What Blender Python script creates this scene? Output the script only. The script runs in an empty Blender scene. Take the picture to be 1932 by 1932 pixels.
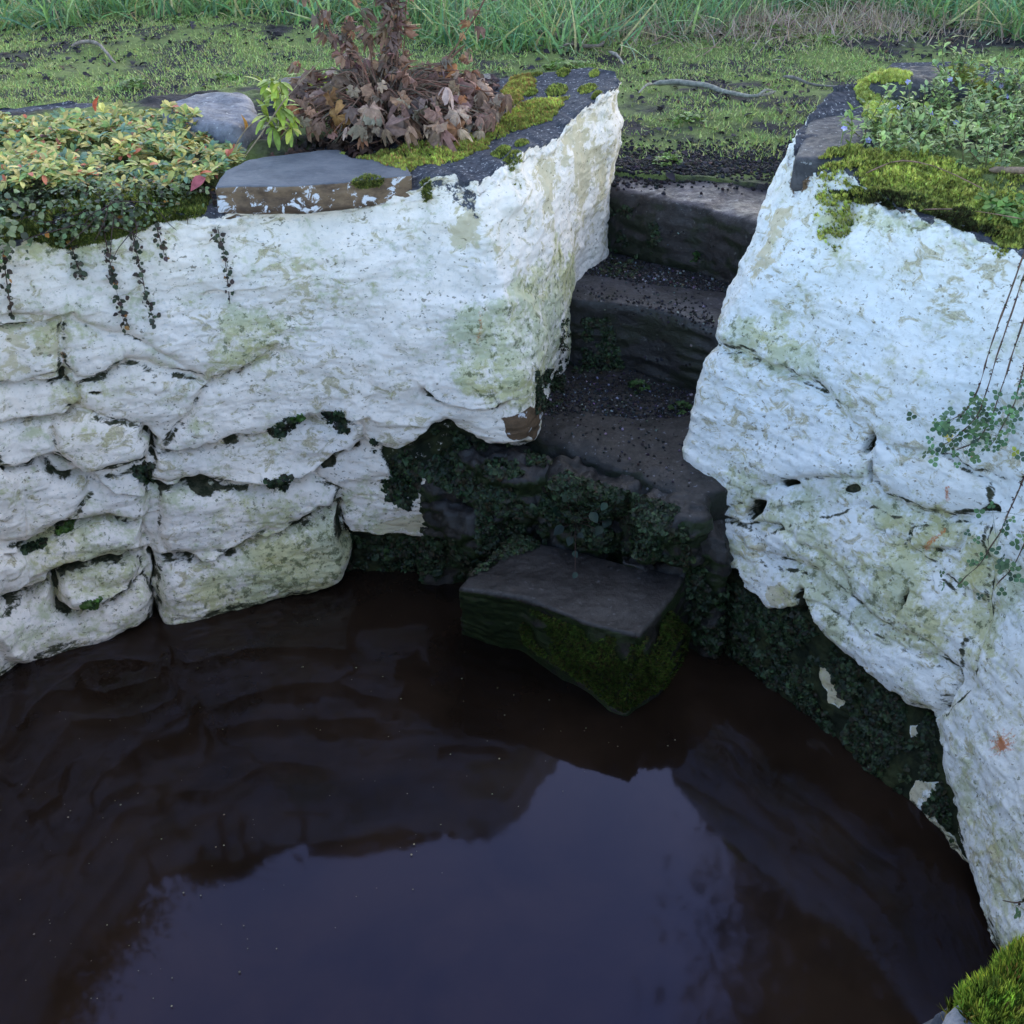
import bpy, bmesh, math, random
import numpy as np
from mathutils import Vector
from mathutils.bvhtree import BVHTree

R = math.radians
rng = np.random.default_rng(7)
random.seed(7)
scene = bpy.context.scene
col = scene.collection

# ------------------------------------------------------------------ camera, sky, sun, exposure
PITCH, CAM_H, FPX = R(33.0), 2.2, 2222.0            # measured from the photograph (1932 px wide copy)
cam_d = bpy.data.cameras.new('camera'); cam = bpy.data.objects.new('camera', cam_d); col.objects.link(cam)
cam.location = (0, 0, CAM_H); cam.rotation_euler = (R(90) - PITCH, 0, 0)
cam_d.sensor_width = 36; cam_d.lens = 36 * FPX / 1932; cam_d.clip_start = 0.05; cam_d.clip_end = 1000
scene.camera = cam

SUN_EL, SUN_AZ = R(24), R(35)                      # low sun ahead, veiled by thin haze: the well faces are in open shade
world = bpy.data.worlds.new('World'); scene.world = world; world.use_nodes = True
wn = world.node_tree; wn.nodes.clear()
sky = wn.nodes.new('ShaderNodeTexSky'); sky.sky_type = 'NISHITA'; sky.sun_disc = False
sky.sun_elevation = SUN_EL; sky.sun_rotation = SUN_AZ; sky.air_density = 1.0; sky.dust_density = 1.0; sky.ozone_density = 1.3
bg = wn.nodes.new('ShaderNodeBackground'); bg.inputs[1].default_value = 0.15
wo = wn.nodes.new('ShaderNodeOutputWorld')
wn.links.new(sky.outputs[0], bg.inputs[0]); wn.links.new(bg.outputs[0], wo.inputs[0])

sun_d = bpy.data.lights.new('sun', 'SUN'); sun_d.energy = 0.55; sun_d.angle = R(120); sun_d.color = (1.0, 0.89, 0.74)
sun = bpy.data.objects.new('sun', sun_d); col.objects.link(sun)
sd = Vector((math.sin(SUN_AZ) * math.cos(SUN_EL), math.cos(SUN_AZ) * math.cos(SUN_EL), math.sin(SUN_EL)))
sd.z += 0.3
sun.rotation_euler = sd.to_track_quat('Z', 'Y').to_euler()
vs = scene.view_settings; vs.view_transform = 'Standard'; vs.look = 'None'; vs.gamma = 1; vs.exposure = 1.98

# ------------------------------------------------------------------ measuring helpers
SP, CP = math.sin(PITCH), math.cos(PITCH)
def ray(u, v):
    x, y = (u - 966) / FPX, (966 - v) / FPX
    return np.array([x, CP + y * SP, -SP + y * CP])
def at_z(u, v, z):
    d = ray(u, v); t = (z - CAM_H) / d[2]
    return np.array([d[0] * t, d[1] * t, z])
def at_y(u, v, Y):
    d = ray(u, v); t = Y / d[1]
    return np.array([d[0] * t, Y, CAM_H + d[2] * t])
def project(P):
    Z = P[..., 2] - CAM_H
    dep = np.maximum(P[..., 1] * CP - Z * SP, 1e-3); up = P[..., 1] * SP + Z * CP
    return np.stack([966 + FPX * P[..., 0] / dep, 966 - FPX * up / dep], -1)

# ------------------------------------------------------------------ noise
def _h(i, j, k, s):
    n = (i * 374761393 + j * 668265263 + k * 2147483647 + s * 974634777).astype(np.int64) & 0xffffffff
    n = ((n ^ (n >> 13)) * 1274126177) & 0xffffffff
    n = ((n ^ (n >> 15)) * 2246822519) & 0xffffffff
    n = n ^ (n >> 16)
    return (n & 0xffff) / 32767.5 - 1.0
def vnoise(P, f, s=0):
    Q = P * f
    I = np.floor(Q).astype(np.int64); F = Q - I
    F = F * F * F * (F * (F * 6 - 15) + 10)
    r = 0
    for a in (0, 1):
        wa = F[..., 0] if a else 1 - F[..., 0]
        for b in (0, 1):
            wb = F[..., 1] if b else 1 - F[..., 1]
            for c in (0, 1):
                wc = F[..., 2] if c else 1 - F[..., 2]
                r = r + wa * wb * wc * _h(I[..., 0] + a, I[..., 1] + b, I[..., 2] + c, s)
    return r
def fbm(P, f, octs=4, s=0, gain=0.5):
    r, a, t = 0, 1.0, 0
    for o in range(octs):
        r = r + a * vnoise(P + 13.7 * o, f * 2 ** o, s + o); t += a; a *= gain
    return r / t
def ridged(P, f, octs=4, s=0, gain=0.55):
    r, a, t = 0, 1.0, 0
    for o in range(octs):
        r = r + a * (1 - 2 * np.abs(vnoise(P + 7.1 * o, f * 2 ** o, s + o))); t += a; a *= gain
    return r / t
def sstep(a, b, x):
    t = np.clip((x - a) / (b - a), 0, 1); return t * t * (3 - 2 * t)

# ------------------------------------------------------------------ polygon / polyline distances
def seg_dist(P, A, B):
    d = B - A; L = (d * d).sum() + 1e-12
    t = np.clip(((P - A) @ d) / L, 0, 1)
    q = P - (A + t[..., None] * d)
    side = d[0] * (P[..., 1] - A[1]) - d[1] * (P[..., 0] - A[0])
    return np.hypot(q[..., 0], q[..., 1]), side, t
def line_dist(P, pts):
    """distance, and side (>0 below the line in the picture when it runs left to right)"""
    pts = np.array(pts, float); D = np.full(P.shape[:-1], 1e9); S = np.zeros(P.shape[:-1]); T = np.zeros(P.shape[:-1])
    n = len(pts) - 1
    for i in range(n):
        d, s, t = seg_dist(P, pts[i], pts[i + 1])
        m = d < D; D = np.where(m, d, D); S = np.where(m, s, S); T = np.where(m, (i + t) / n, T)
    return D, S, T
def poly_sd(P, poly):
    """signed distance, positive inside"""
    poly = np.array(poly, float)
    D, _, _ = line_dist(P, np.vstack([poly, poly[:1]]))
    ins = np.zeros(P.shape[:-1], bool); x, y = P[..., 0], P[..., 1]
    j = len(poly) - 1
    for i in range(len(poly)):
        xi, yi = poly[i]; xj, yj = poly[j]
        if yi != yj:
            ins ^= ((yi > y) != (yj > y)) & (x < (xj - xi) * (y - yi) / (yj - yi) + xi)
        j = i
    return np.where(ins, D, -D)

# ------------------------------------------------------------------ mesh helpers
def mesh(name, V, F, mat=None, parent=None, attrs=None, colr=None, smooth=True):
    V = np.asarray(V, np.float32).reshape(-1, 3); F = np.asarray(F, np.int32)
    me = bpy.data.meshes.new(name)
    k = F.shape[1]
    me.vertices.add(len(V)); me.vertices.foreach_set('co', V.ravel())
    me.loops.add(F.size); me.loops.foreach_set('vertex_index', F.ravel())
    me.polygons.add(len(F)); me.polygons.foreach_set('loop_start', np.arange(0, F.size, k, dtype=np.int32))
    me.polygons.foreach_set('use_smooth', np.full(len(F), smooth, bool))
    me.update(calc_edges=True); me.validate()
    if attrs:
        for n, a in attrs.items():
            at = me.attributes.new(n, 'FLOAT', 'POINT'); at.data.foreach_set('value', np.asarray(a, np.float32).ravel())
    if colr is not None:
        c = np.ones((len(V), 4), np.float32); c[:, :3] = colr
        at = me.color_attributes.new('Col', 'FLOAT_COLOR', 'POINT'); at.data.foreach_set('color', c.ravel())
    if mat: me.materials.append(mat)
    o = bpy.data.objects.new(name, me); col.objects.link(o)
    if parent is not None: o.parent = parent
    return o
def tag(o, label=None, cat=None, group=None, kind=None):
    if label: o['label'] = label
    if cat: o['category'] = cat
    if group: o['group'] = group
    if kind: o['kind'] = kind
    return o
def empty(name, loc, label, cat, group=None):
    o = bpy.data.objects.new(name, None); col.objects.link(o); o.location = loc; o.empty_display_size = 0.1
    return tag(o, label, cat, group)
def grid_faces(nr, nc, closed=False, off=0):
    r = np.arange(nr - 1)[:, None]; c = np.arange(nc if closed else nc - 1)[None, :]
    c2 = (c + 1) % nc
    a = r * nc + c; b = r * nc + c2; d = (r + 1) * nc + c; e = (r + 1) * nc + c2
    return (np.stack([a, b, e, d], -1).reshape(-1, 4) + off).astype(np.int64)
class Bag:
    """collects quads with one colour per vertex"""
    def __init__(s): s.V, s.F, s.C, s.n = [], [], [], 0
    def add(s, V, F, C):
        V = np.asarray(V, float).reshape(-1, 3); s.V.append(V); s.F.append(np.asarray(F) + s.n)
        C = np.asarray(C, float); s.C.append(np.broadcast_to(C, (len(V), 3))); s.n += len(V)
    def stamp(s, tmpl, T, X, Y, Z, S, C):
        """stamp a template N times: axes X,Y,Z (N,3), origin T, scale S (N,) or (N,3), colour C (N,3)"""
        tv, tf = tmpl; N = len(T)
        if N == 0: return
        S = np.asarray(S, float)
        if S.ndim == 1: S = np.repeat(S[:, None], 3, 1)
        L = tv[None] * S[:, None, :]
        V = T[:, None, :] + L[..., 0:1] * X[:, None] + L[..., 1:2] * Y[:, None] + L[..., 2:3] * Z[:, None]
        F = tf[None] + (np.arange(N) * len(tv))[:, None, None]
        C = np.repeat(C[:, None, :], len(tv), 1)
        s.V.append(V.reshape(-1, 3)); s.F.append(F.reshape(-1, 4) + s.n); s.C.append(C.reshape(-1, 3)); s.n += N * len(tv)
    def build(s, name, mat, parent=None):
        loc = np.zeros(3)
        V = np.concatenate(s.V)
        if parent is not None:
            q = parent
            while q is not None: V = V - np.array(q.location); q = q.parent
        return mesh(name, V, np.concatenate(s.F), mat, parent, colr=np.concatenate(s.C))
def unit(a): return a / (np.linalg.norm(a, axis=-1, keepdims=True) + 1e-9)
def frames(Yd, up=None):
    """orthonormal frames whose Y axis is Yd and Z axis close to up"""
    Yd = unit(Yd)
    if up is None: up = np.array([0, 0, 1.0]) + rng.normal(0, .02, Yd.shape)
    X = unit(np.cross(Yd, up)); Z = np.cross(X, Yd)
    return X, Yd, Z
def rand_dirs(N, up=(0, 0, 1), tilt=(0.2, 1.0)):
    """directions around normal `up` (N,3 or 3) with tilt from the normal between tilt radians"""
    up = np.broadcast_to(np.asarray(up, float), (N, 3)); up = unit(up)
    a = unit(np.cross(up, rng.normal(size=(N, 3)))); th = rng.uniform(tilt[0], tilt[1], N)[:, None]
    return up * np.cos(th) + a * np.sin(th)
def tint(N, cols, w=None, var=0.18):
    cols = np.array(cols, float); w = None if w is None else np.array(w) / np.sum(w)
    c = cols[rng.choice(len(cols), N, p=w)]
    return np.clip(c * (1 + rng.normal(0, var, (N, 1))) * (1 + rng.normal(0, var * .35, (N, 3))), .004, .9)

def blade(n=3, w=0.035, bend=0.35):
    t = np.linspace(0, 1, n + 1); ww = w * (1 - t ** 1.6) + .002
    y = t * (1 - .12 * bend * t); z = -bend * t * t
    V = np.stack([np.stack([-ww, y, z], -1), np.stack([ww, y, z], -1)], 1).reshape(-1, 3)
    return V, grid_faces(n + 1, 2)
def leaf(shape='ovate', n=4, w=0.3, fold=0.25, bend=0.25, stalk=0.0):
    t = np.linspace(0, 1, n + 1)
    if shape == 'spoon': ww = w * (0.16 + 0.84 * np.sin(np.clip((t - .15) / .85, 0, 1) * math.pi) ** .8 * (0.45 + .55 * t)); ww[-1] = w * .25; ww[0] = w * .12
    elif shape == 'round': ww = w * np.sqrt(np.clip(1 - (2 * t - 1) ** 2, 0, 1)); ww[0] = ww[-1] = w * .15
    else: ww = w * np.sin(t ** .8 * math.pi) ** .9; ww[0] = w * .06; ww[-1] = w * .04
    y = stalk + t * (1 - stalk); z = -bend * t * t + .1 * bend
    V = np.stack([np.stack([-ww, y, z + fold * ww], -1), np.stack([0 * ww, y, z], -1), np.stack([ww, y, z + fold * ww], -1)], 1).reshape(-1, 3)
    return V, grid_faces(n + 1, 3)
def palmate(m=29, seed=0, crumple=.12, droop=.5):
    r_ = np.random.default_rng(seed)
    a = np.linspace(-2.75, 2.75, m)
    lob = .62 + .34 * np.abs(np.cos(a * 7 / 5.5 * math.pi / 2 * 1.55)) + .05 * r_.normal(size=m)
    rr = np.array([.04, .35, .7, 1.0])
    Rr = rr[:, None] * lob[None]
    x = Rr * np.sin(a)[None]; y = Rr * np.cos(a)[None]
    z = -droop * Rr ** 2 + crumple * np.sin(a * 5.1 + r_.uniform(0, 6))[None] * rr[:, None] ** 1.5 + crumple * .6 * r_.normal(size=(4, m)) * rr[:, None]
    V = np.stack([x, y, z], -1).reshape(-1, 3)
    return V, grid_faces(4, m)
def trefoil():
    Vs, Fs, n = [], [], 0
    for a in (-2.0, 0, 2.0):
        tv, tf = leaf('round', 4, .42, .15, .1, .08)
        ca, sa = math.cos(a), math.sin(a)
        V = tv.copy(); V[:, 0], V[:, 1] = tv[:, 0] * ca + tv[:, 1] * sa, -tv[:, 0] * sa + tv[:, 1] * ca
        Vs.append(V); Fs.append(tf + n); n += len(V)
    return np.concatenate(Vs), np.concatenate(Fs)
def tube(pts, rad, sides=6, wob=0.0):
    """tapered tube along smoothed points -> V, F"""
    P = np.array(pts, float); n = len(P)
    if n > 2:
        t = np.linspace(0, n - 1, (n - 1) * 5 + 1); P = np.stack([np.interp(t, np.arange(n), P[:, i]) for i in range(3)], -1)
        for _ in range(3): P[1:-1] = (P[:-2] + 2 * P[1:-1] + P[2:]) / 4
    rad = np.interp(np.linspace(0, 1, len(P)), np.linspace(0, 1, len(np.atleast_1d(rad))), np.atleast_1d(rad))
    if wob: P = P + wob * np.stack([vnoise(P, 18, 3 + i) for i in range(3)], -1)
    D = unit(np.gradient(P, axis=0)); X = unit(np.cross(D, np.array([.13, .21, .97]))); Y = np.cross(D, X)
    a = np.linspace(0, 2 * math.pi, sides, endpoint=False)
    V = P[:, None] + rad[:, None, None] * (np.cos(a)[None, :, None] * X[:, None] + np.sin(a)[None, :, None] * Y[:, None])
    if wob: V = V + (unit(V - P[:, None]) * (wob * .4 * vnoise(V, 60, 9)[..., None]))
    V[0] = P[0] + (V[0] - P[0]) * .4; V[-1] = P[-1] + (V[-1] - P[-1]) * .3
    return V.reshape(-1, 3), grid_faces(len(P), sides, True)

# ------------------------------------------------------------------ materials
class NT:
    def __init__(s, name):
        s.m = bpy.data.materials.new(name); s.m.use_nodes = True; s.t = s.m.node_tree; s.t.nodes.clear()
        s.out = s.n('ShaderNodeOutputMaterial'); s.b = s.n('ShaderNodeBsdfPrincipled'); s.l(s.b.outputs[0], s.out.inputs[0])
    def n(s, t, **k):
        nd = s.t.nodes.new(t)
        for a, v in k.items(): setattr(nd, a, v)
        return nd
    def l(s, a, b): s.t.links.new(a, b)
    def coord(s):
        if not hasattr(s, '_c'): s._c = s.n('ShaderNodeNewGeometry').outputs['Position']
        return s._c
    def noise(s, scale, detail=4, rough=.6, stretch=None, dist=0.0):
        nd = s.n('ShaderNodeTexNoise'); nd.inputs['Scale'].default_value = scale; nd.inputs['Detail'].default_value = detail
        nd.inputs['Roughness'].default_value = rough; nd.inputs['Distortion'].default_value = dist
        c = s.coord()
        if stretch:
            mp = s.n('ShaderNodeMapping'); mp.inputs['Scale'].default_value = stretch; s.l(c, mp.inputs['Vector']); c = mp.outputs[0]
        s.l(c, nd.inputs['Vector']); return nd.outputs['Fac']
    def attr(s, name): return s.n('ShaderNodeAttribute', attribute_name=name).outputs['Fac']
    def ramp(s, f, a, b, lo=0, hi=1):
        nd = s.n('ShaderNodeMapRange', clamp=True, interpolation_type='SMOOTHSTEP')
        for i, v in zip((1, 2, 3, 4), (a, b, lo, hi)): nd.inputs[i].default_value = v
        s.l(f, nd.inputs[0]); return nd.outputs[0]
    def math(s, op, a, b=None):
        nd = s.n('ShaderNodeMath', operation=op)
        for i, v in enumerate((a, b)):
            if v is None: continue
            if isinstance(v, (int, float)): nd.inputs[i].default_value = v
            else: s.l(v, nd.inputs[i])
        return nd.outputs[0]
    def mix(s, f, a, b, mode='MIX'):
        nd = s.n('ShaderNodeMix', data_type='RGBA', blend_type=mode)
        for i, v in ((0, f), (6, a), (7, b)):
            if isinstance(v, (int, float)): nd.inputs[i].default_value = v
            elif isinstance(v, tuple): nd.inputs[i].default_value = (*v, 1)
            else: s.l(v, nd.inputs[i])
        return nd.outputs[2]
    def bump(s, h, strength=.5, dist=.004, nrm=None):
        nd = s.n('ShaderNodeBump'); nd.inputs['Strength'].default_value = strength; nd.inputs['Distance'].default_value = dist
        s.l(h, nd.inputs['Height'])
        if nrm is not None: s.l(nrm, nd.inputs['Normal'])
        return nd.outputs[0]
    def fin(s, c, rough=.85, nrm=None, spec=.3):
        s.l(c, s.b.inputs['Base Color']) if not isinstance(c, tuple) else setattr(s.b.inputs['Base Color'], 'default_value', (*c, 1))
        if isinstance(rough, (int, float)): s.b.inputs['Roughness'].default_value = rough
        else: s.l(rough, s.b.inputs['Roughness'])
        s.b.inputs['Specular IOR Level'].default_value = spec
        if nrm is not None: s.l(nrm, s.b.inputs['Normal'])
        return s.m

def mat_foliage(name, rough=.5, trans=.25, spec=.35):
    t = NT(name); a = t.n('ShaderNodeAttribute', attribute_name='Col').outputs['Color']
    c = t.mix(t.ramp(t.noise(60, 3), .3, .7), t.mix(1, a, (.75, .72, .7), 'MULTIPLY'), t.mix(1, a, (1.2, 1.2, 1.15), 'MULTIPLY'))
    t.fin(c, rough, None, spec)
    tr = t.n('ShaderNodeBsdfTranslucent'); t.l(c, tr.inputs[0])
    mx = t.n('ShaderNodeMixShader'); mx.inputs[0].default_value = trans
    t.l(t.b.outputs[0], mx.inputs[1]); t.l(tr.outputs[0], mx.inputs[2]); t.l(mx.outputs[0], t.out.inputs[0])
    return t.m
FOL = mat_foliage('leaf_surface')
GRASSM = mat_foliage('grass_surface', .55, .3)
DRY = mat_foliage('dry_leaf_surface', .75, .18, .15)
MOSSM = mat_foliage('moss_surface', .85, .3, .1)

def mat_wall():
    t = NT('whitewash_on_stone')
    moss, dirt, top, tan, rust, alg, brn = (t.attr(a) for a in ('moss', 'dirt', 'topm', 'tan', 'rust', 'algae', 'brown'))
    big, mid, fine, grit = t.noise(3.5, 4), t.noise(14, 6, .65), t.noise(55, 6, .7), t.noise(220, 4, .7)
    streak = t.noise(26, 6, .7, (1, 1, 2.6), .6)
    px_ = t.n('ShaderNodeSeparateXYZ'); t.l(t.coord(), px_.inputs[0]); side = t.ramp(px_.outputs[0], .38, .55)
    c = t.mix(t.ramp(big, .35, .65), t.mix(side, (.88, .79, .70), (.80, .79, .75)), t.mix(side, (.84, .77, .71), (.76, .78, .77)))  # warm and cool light on the two walls put into the whitewash colour
    c = t.mix(t.ramp(mid, .42, .7, 0, .55), c, (.66, .61, .52))
    c = t.mix(t.ramp(fine, .50, .72, 0, .5), c, (.48, .47, .44))
    isl = t.noise(19, 7, .72, (1, 1, 1.7), .9); zone = t.noise(4.5, 3)
    f = t.ramp(t.math('ADD', isl, t.math('MULTIPLY', zone, .40)), .745, .83)
    c = t.mix(t.math('MULTIPLY', f, .75), c, t.mix(t.ramp(grit, .35, .65), (.26, .21, .09), (.55, .47, .27)))
    f = t.ramp(t.math('ADD', t.noise(31, 6, .7, (1, 1, 2.2), .5), t.math('MULTIPLY', big, .2)), .68, .76)
    c = t.mix(t.math('MULTIPLY', f, .35), c, (.40, .40, .41))
    # cream older limewash in patches
    pat = t.noise(9, 5, .6, (1, 1, .55), .5)
    f = t.ramp(t.math('ADD', t.math('ADD', t.math('MULTIPLY', pat, .55), t.math('MULTIPLY', isl, .5)), t.math('MULTIPLY', tan, .22)), .66, .70)
    c = t.mix(t.math('MULTIPLY', f, .9), c, t.mix(fine, (.48, .41, .26), (.66, .58, .40)))
    # algae
    f = t.ramp(t.math('ADD', t.math('MULTIPLY', t.math('ADD', mid, fine), .5), t.math('MULTIPLY', alg, .16)), .55, .70)
    c = t.mix(t.math('MULTIPLY', f, .72), c, t.mix(t.ramp(big, .4, .6), (.50, .47, .17), (.46, .48, .27)))
    f = t.ramp(t.math('ADD', t.noise(38, 7, .75), t.math('MULTIPLY', alg, .11)), .635, .72)
    c = t.mix(t.math('MULTIPLY', f, .8), c, t.mix(t.ramp(fine, .4, .6), (.17, .19, .08), (.085, .095, .045)))
    # small dark specks
    sp = t.noise(75, 3, .5, (1, 1, 1.6), .3); sp2 = t.noise(10, 3)
    f = t.ramp(t.math('ADD', sp, t.math('MULTIPLY', sp2, .25)), .775, .82)
    c = t.mix(t.math('MULTIPLY', f, .75), c, (.15, .125, .07))
    f = t.ramp(t.math('ADD', streak, t.math('MULTIPLY', dirt, .38)), .74, .88)
    c = t.mix(f, c, t.mix(t.ramp(fine, .4, .62), (.028, .034, .018), (.085, .08, .05)))
    # bare brown stone with paint flakes
    f = t.ramp(t.math('ADD', brn, t.math('MULTIPLY', t.math('SUBTRACT', mid, .5), 1.0)), .42, .50)
    flake = t.ramp(t.noise(24, 5, .6, None, .4), .56, .60)
    bc = t.mix(flake, t.mix(fine, (.055, .035, .022), (.19, .12, .07)), (.60, .60, .62))
    c = t.mix(f, c, bc)
    # dark mossy base
    f = t.ramp(t.math('ADD', moss, t.math('MULTIPLY', t.math('SUBTRACT', fine, .5), .9)), .42, .54)
    c = t.mix(f, c, t.mix(t.ramp(mid, .4, .62), (.012, .016, .009), (.035, .042, .018)))
    # stone and soil on top
    f = t.ramp(t.math('ADD', top, t.math('MULTIPLY', t.math('SUBTRACT', fine, .5), 1.1)), .44, .53)
    sc = t.mix(t.ramp(fine, .35, .65), (.035, .038, .05), (.085, .088, .105))
    sc = t.mix(t.ramp(t.noise(90, 2), .62, .66), sc, (.30, .30, .31))
    c = t.mix(f, c, sc)
    f = t.ramp(t.math('ADD', rust, t.math('MULTIPLY', t.math('SUBTRACT', grit, .5), .8)), .35, .6)
    c = t.mix(t.math('MULTIPLY', f, .9), c, (.55, .17, .05))
    h = t.math('ADD', t.math('MULTIPLY', fine, .38), t.math('MULTIPLY', grit, .30))
    h = t.math('ADD', h, t.math('MULTIPLY', t.noise(90, 5, .75, (1, 1, 3.2), 1.0), .45))
    h = t.math('ADD', h, t.math('MULTIPLY', streak, .35))
    h = t.math('ADD', h, t.math('MULTIPLY', pat, .3))
    return t.fin(c, .88, t.bump(h, .55, .008), .15)
WALLM = mat_wall()

def mat_rock(name, a, b, spots=None, moss=None, mossamt=.5, rough=.75, wet=.35, scale=1.0, ups=None):
    t = NT(name)
    mid, fine, grit = t.noise(12 * scale, 6, .65, (1, 1, 2)), t.noise(60 * scale, 6, .7), t.noise(260, 3)
    c = t.mix(t.ramp(mid, .35, .65), a, b)
    c = t.mix(t.ramp(fine, .45, .75, 0, .6), c, tuple(x * .35 for x in a))
    if spots: c = t.mix(t.ramp(t.noise(70, 2), .66, .70), c, spots)
    if moss:
        nz = t.n('ShaderNodeSeparateXYZ'); t.l(t.n('ShaderNodeNewGeometry').outputs['Normal'], nz.inputs[0])
        f = t.math('ADD', t.noise(8, 5, .6), t.math('MULTIPLY', nz.outputs[2], ups if ups is not None else -.12))
        f = t.ramp(f, .62 - mossamt * .3, .72 - mossamt * .3)
        c = t.mix(f, c, t.mix(t.ramp(fine, .4, .6), moss, tuple(x * 2.0 for x in moss)))
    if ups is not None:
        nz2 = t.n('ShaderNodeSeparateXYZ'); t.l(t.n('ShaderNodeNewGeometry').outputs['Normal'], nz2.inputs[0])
        c = t.mix(t.ramp(nz2.outputs[2], .55, .92), t.mix(1, c, (.6, .6, .58), 'MULTIPLY'), t.mix(1, c, (1.2, 1.2, 1.3), 'MULTIPLY'))  # sky light painted in: up-facing stone paler and bluish, other faces darker
    h = t.math('ADD', t.math('MULTIPLY', mid, .7), t.math('MULTIPLY', fine, .5)); h = t.math('ADD', h, t.math('MULTIPLY', grit, .12))
    return t.fin(c, t.ramp(fine, .3, .7, rough - .15, rough + .1), t.bump(h, .7, .010), wet)
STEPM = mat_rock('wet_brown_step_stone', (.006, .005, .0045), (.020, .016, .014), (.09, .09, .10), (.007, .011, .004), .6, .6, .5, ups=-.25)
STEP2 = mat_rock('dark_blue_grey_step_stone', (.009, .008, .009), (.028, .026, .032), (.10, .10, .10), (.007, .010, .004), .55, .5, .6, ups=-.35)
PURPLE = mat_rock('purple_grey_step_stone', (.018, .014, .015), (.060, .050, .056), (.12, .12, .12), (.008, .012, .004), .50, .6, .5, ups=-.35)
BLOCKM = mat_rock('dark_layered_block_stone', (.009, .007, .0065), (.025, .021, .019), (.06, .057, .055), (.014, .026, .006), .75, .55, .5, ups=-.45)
SLATE = mat_rock('blue_grey_slate', (.075, .085, .105), (.13, .14, .16), (.24, .25, .27), None, .3, .7, .3)
def mat_slab():
    t = NT('slate_slab_with_brown_edge')
    mid, fine, lay = t.noise(12, 6, .65, (1, 1, 2)), t.noise(60, 6, .7), t.noise(160, 4, .7, (.3, 1, 1), .5)
    top = t.mix(t.ramp(mid, .35, .65), (.075, .085, .105), (.12, .13, .15)); top = t.mix(t.ramp(lay, .5, .7, 0, .5), top, (.17, .18, .20))
    side = t.mix(t.ramp(mid, .35, .62), (.07, .043, .028), (.19, .125, .075)); side = t.mix(t.ramp(t.noise(27, 6, .7, None, .6), .55, .60), side, (.62, .62, .66))
    nz = t.n('ShaderNodeSeparateXYZ'); t.l(t.n('ShaderNodeNewGeometry').outputs['Normal'], nz.inputs[0])
    c = t.mix(t.ramp(nz.outputs[2], .45, .75), side, top)
    return t.fin(c, .7, t.bump(t.math('ADD', fine, t.math('MULTIPLY', lay, .5)), .5, .006), .35)
SLABM = mat_slab()
GREYS = mat_rock('grey_boulder', (.13, .13, .15), (.22, .22, .25), (.35, .35, .36), (.03, .045, .012), .25)
BROWNS = mat_rock('brown_edge_stone', (.07, .045, .03), (.17, .11, .065), (.5, .5, .52), (.015, .025, .008), .25)
DARKS = mat_rock('dark_grey_coping', (.045, .045, .052), (.085, .083, .09), (.22, .22, .22), (.02, .03, .01), .2)
def mat_col(name, rough=.8):
    t = NT(name); a = t.n('ShaderNodeAttribute', attribute_name='Col').outputs['Color']
    f = t.noise(70, 5); return t.fin(t.mix(t.ramp(f, .3, .7), t.mix(1, a, (.6, .6, .6), 'MULTIPLY'), t.mix(1, a, (1.25, 1.22, 1.2), 'MULTIPLY')), rough, t.bump(f, .6, .003), .25)
PEB = mat_col('pebble_colours'); BARK = mat_col('bark_colours')
def mat_soil():
    t = NT('dark_soil_and_moss')
    a, b, g = t.noise(3, 5, .6), t.noise(30, 6, .7), t.noise(120, 4)
    c = t.mix(t.ramp(b, .35, .65), (.022, .020, .022), (.065, .058, .062))
    c = t.mix(t.math('MULTIPLY', t.ramp(a, .42, .58), .85), c, t.mix(b, (.10, .14, .04), (.29, .36, .11)))
    return t.fin(c, .9, t.bump(t.math('ADD', b, t.math('MULTIPLY', g, .4)), .8, .02), .2)
SOIL = mat_soil()
def mat_water():
    t = NT('still_dark_water')
    b = t.noise(2.2, 5, .6, None, .4)
    c = t.mix(t.ramp(b, .3, .7), (.010, .0062, .0042), (.022, .0135, .009))
    w = t.noise(5, 2, .5); w2 = t.noise(22, 3, .6)
    nrm = t.bump(t.math('ADD', w, t.math('MULTIPLY', w2, .07)), .07, .01)
    t.fin(c, .05, nrm, .5); t.b.inputs['IOR'].default_value = 1.40; t.b.inputs['Specular Tint'].default_value = (.20, .27, .70, 1)  # blue specular tint colours the reflections: bluer sky, dimmer walls
    return t.m
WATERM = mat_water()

# ------------------------------------------------------------------ the setting: ground and water
def disc(name, c, r, z, m, n=96):
    a = np.linspace(0, 2 * math.pi, n, endpoint=False); rr = np.linspace(.001, r, 8)
    V = np.stack([c[0] + rr[:, None] * np.cos(a), c[1] + rr[:, None] * np.sin(a), np.full((8, n), z)], -1)
    return mesh(name, V, grid_faces(8, n, True), m)
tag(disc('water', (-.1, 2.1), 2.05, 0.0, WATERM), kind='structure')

def ground_z(x, y):
    P = np.stack([x, y, 0 * x], -1)
    d = np.hypot(x, y - 1.8)
    return 1.0 + .035 * fbm(P, 1.3, 3, 5) * sstep(2.0, 3.0, d) + .012 * fbm(P, 9, 3, 8) + .05 * sstep(3.6, 6.5, y) + .02 * (d > 15)
th = np.linspace(0, 2 * math.pi, 720, endpoint=False)
def r_in(t):
    d = np.degrees(t)
    return 1.75 + .40 * (sstep(60, 64, d) * (1 - sstep(86, 92, d))) - .15 * sstep(200, 240, d) * (1 - sstep(300, 340, d))
k = np.concatenate([np.linspace(0, 1, 40) ** 1.0 * .6, .6 + (np.linspace(0.01, 1, 160)) * 5.5, 6.2 + np.geomspace(.1, 300, 30)])
rr = r_in(th)[None] + k[:, None]
gx, gy = rr * np.cos(th), 1.8 + rr * np.sin(th)
gz = ground_z(gx, gy)
gz[0] -= .5                                            # edge turned down inside the wall
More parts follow.
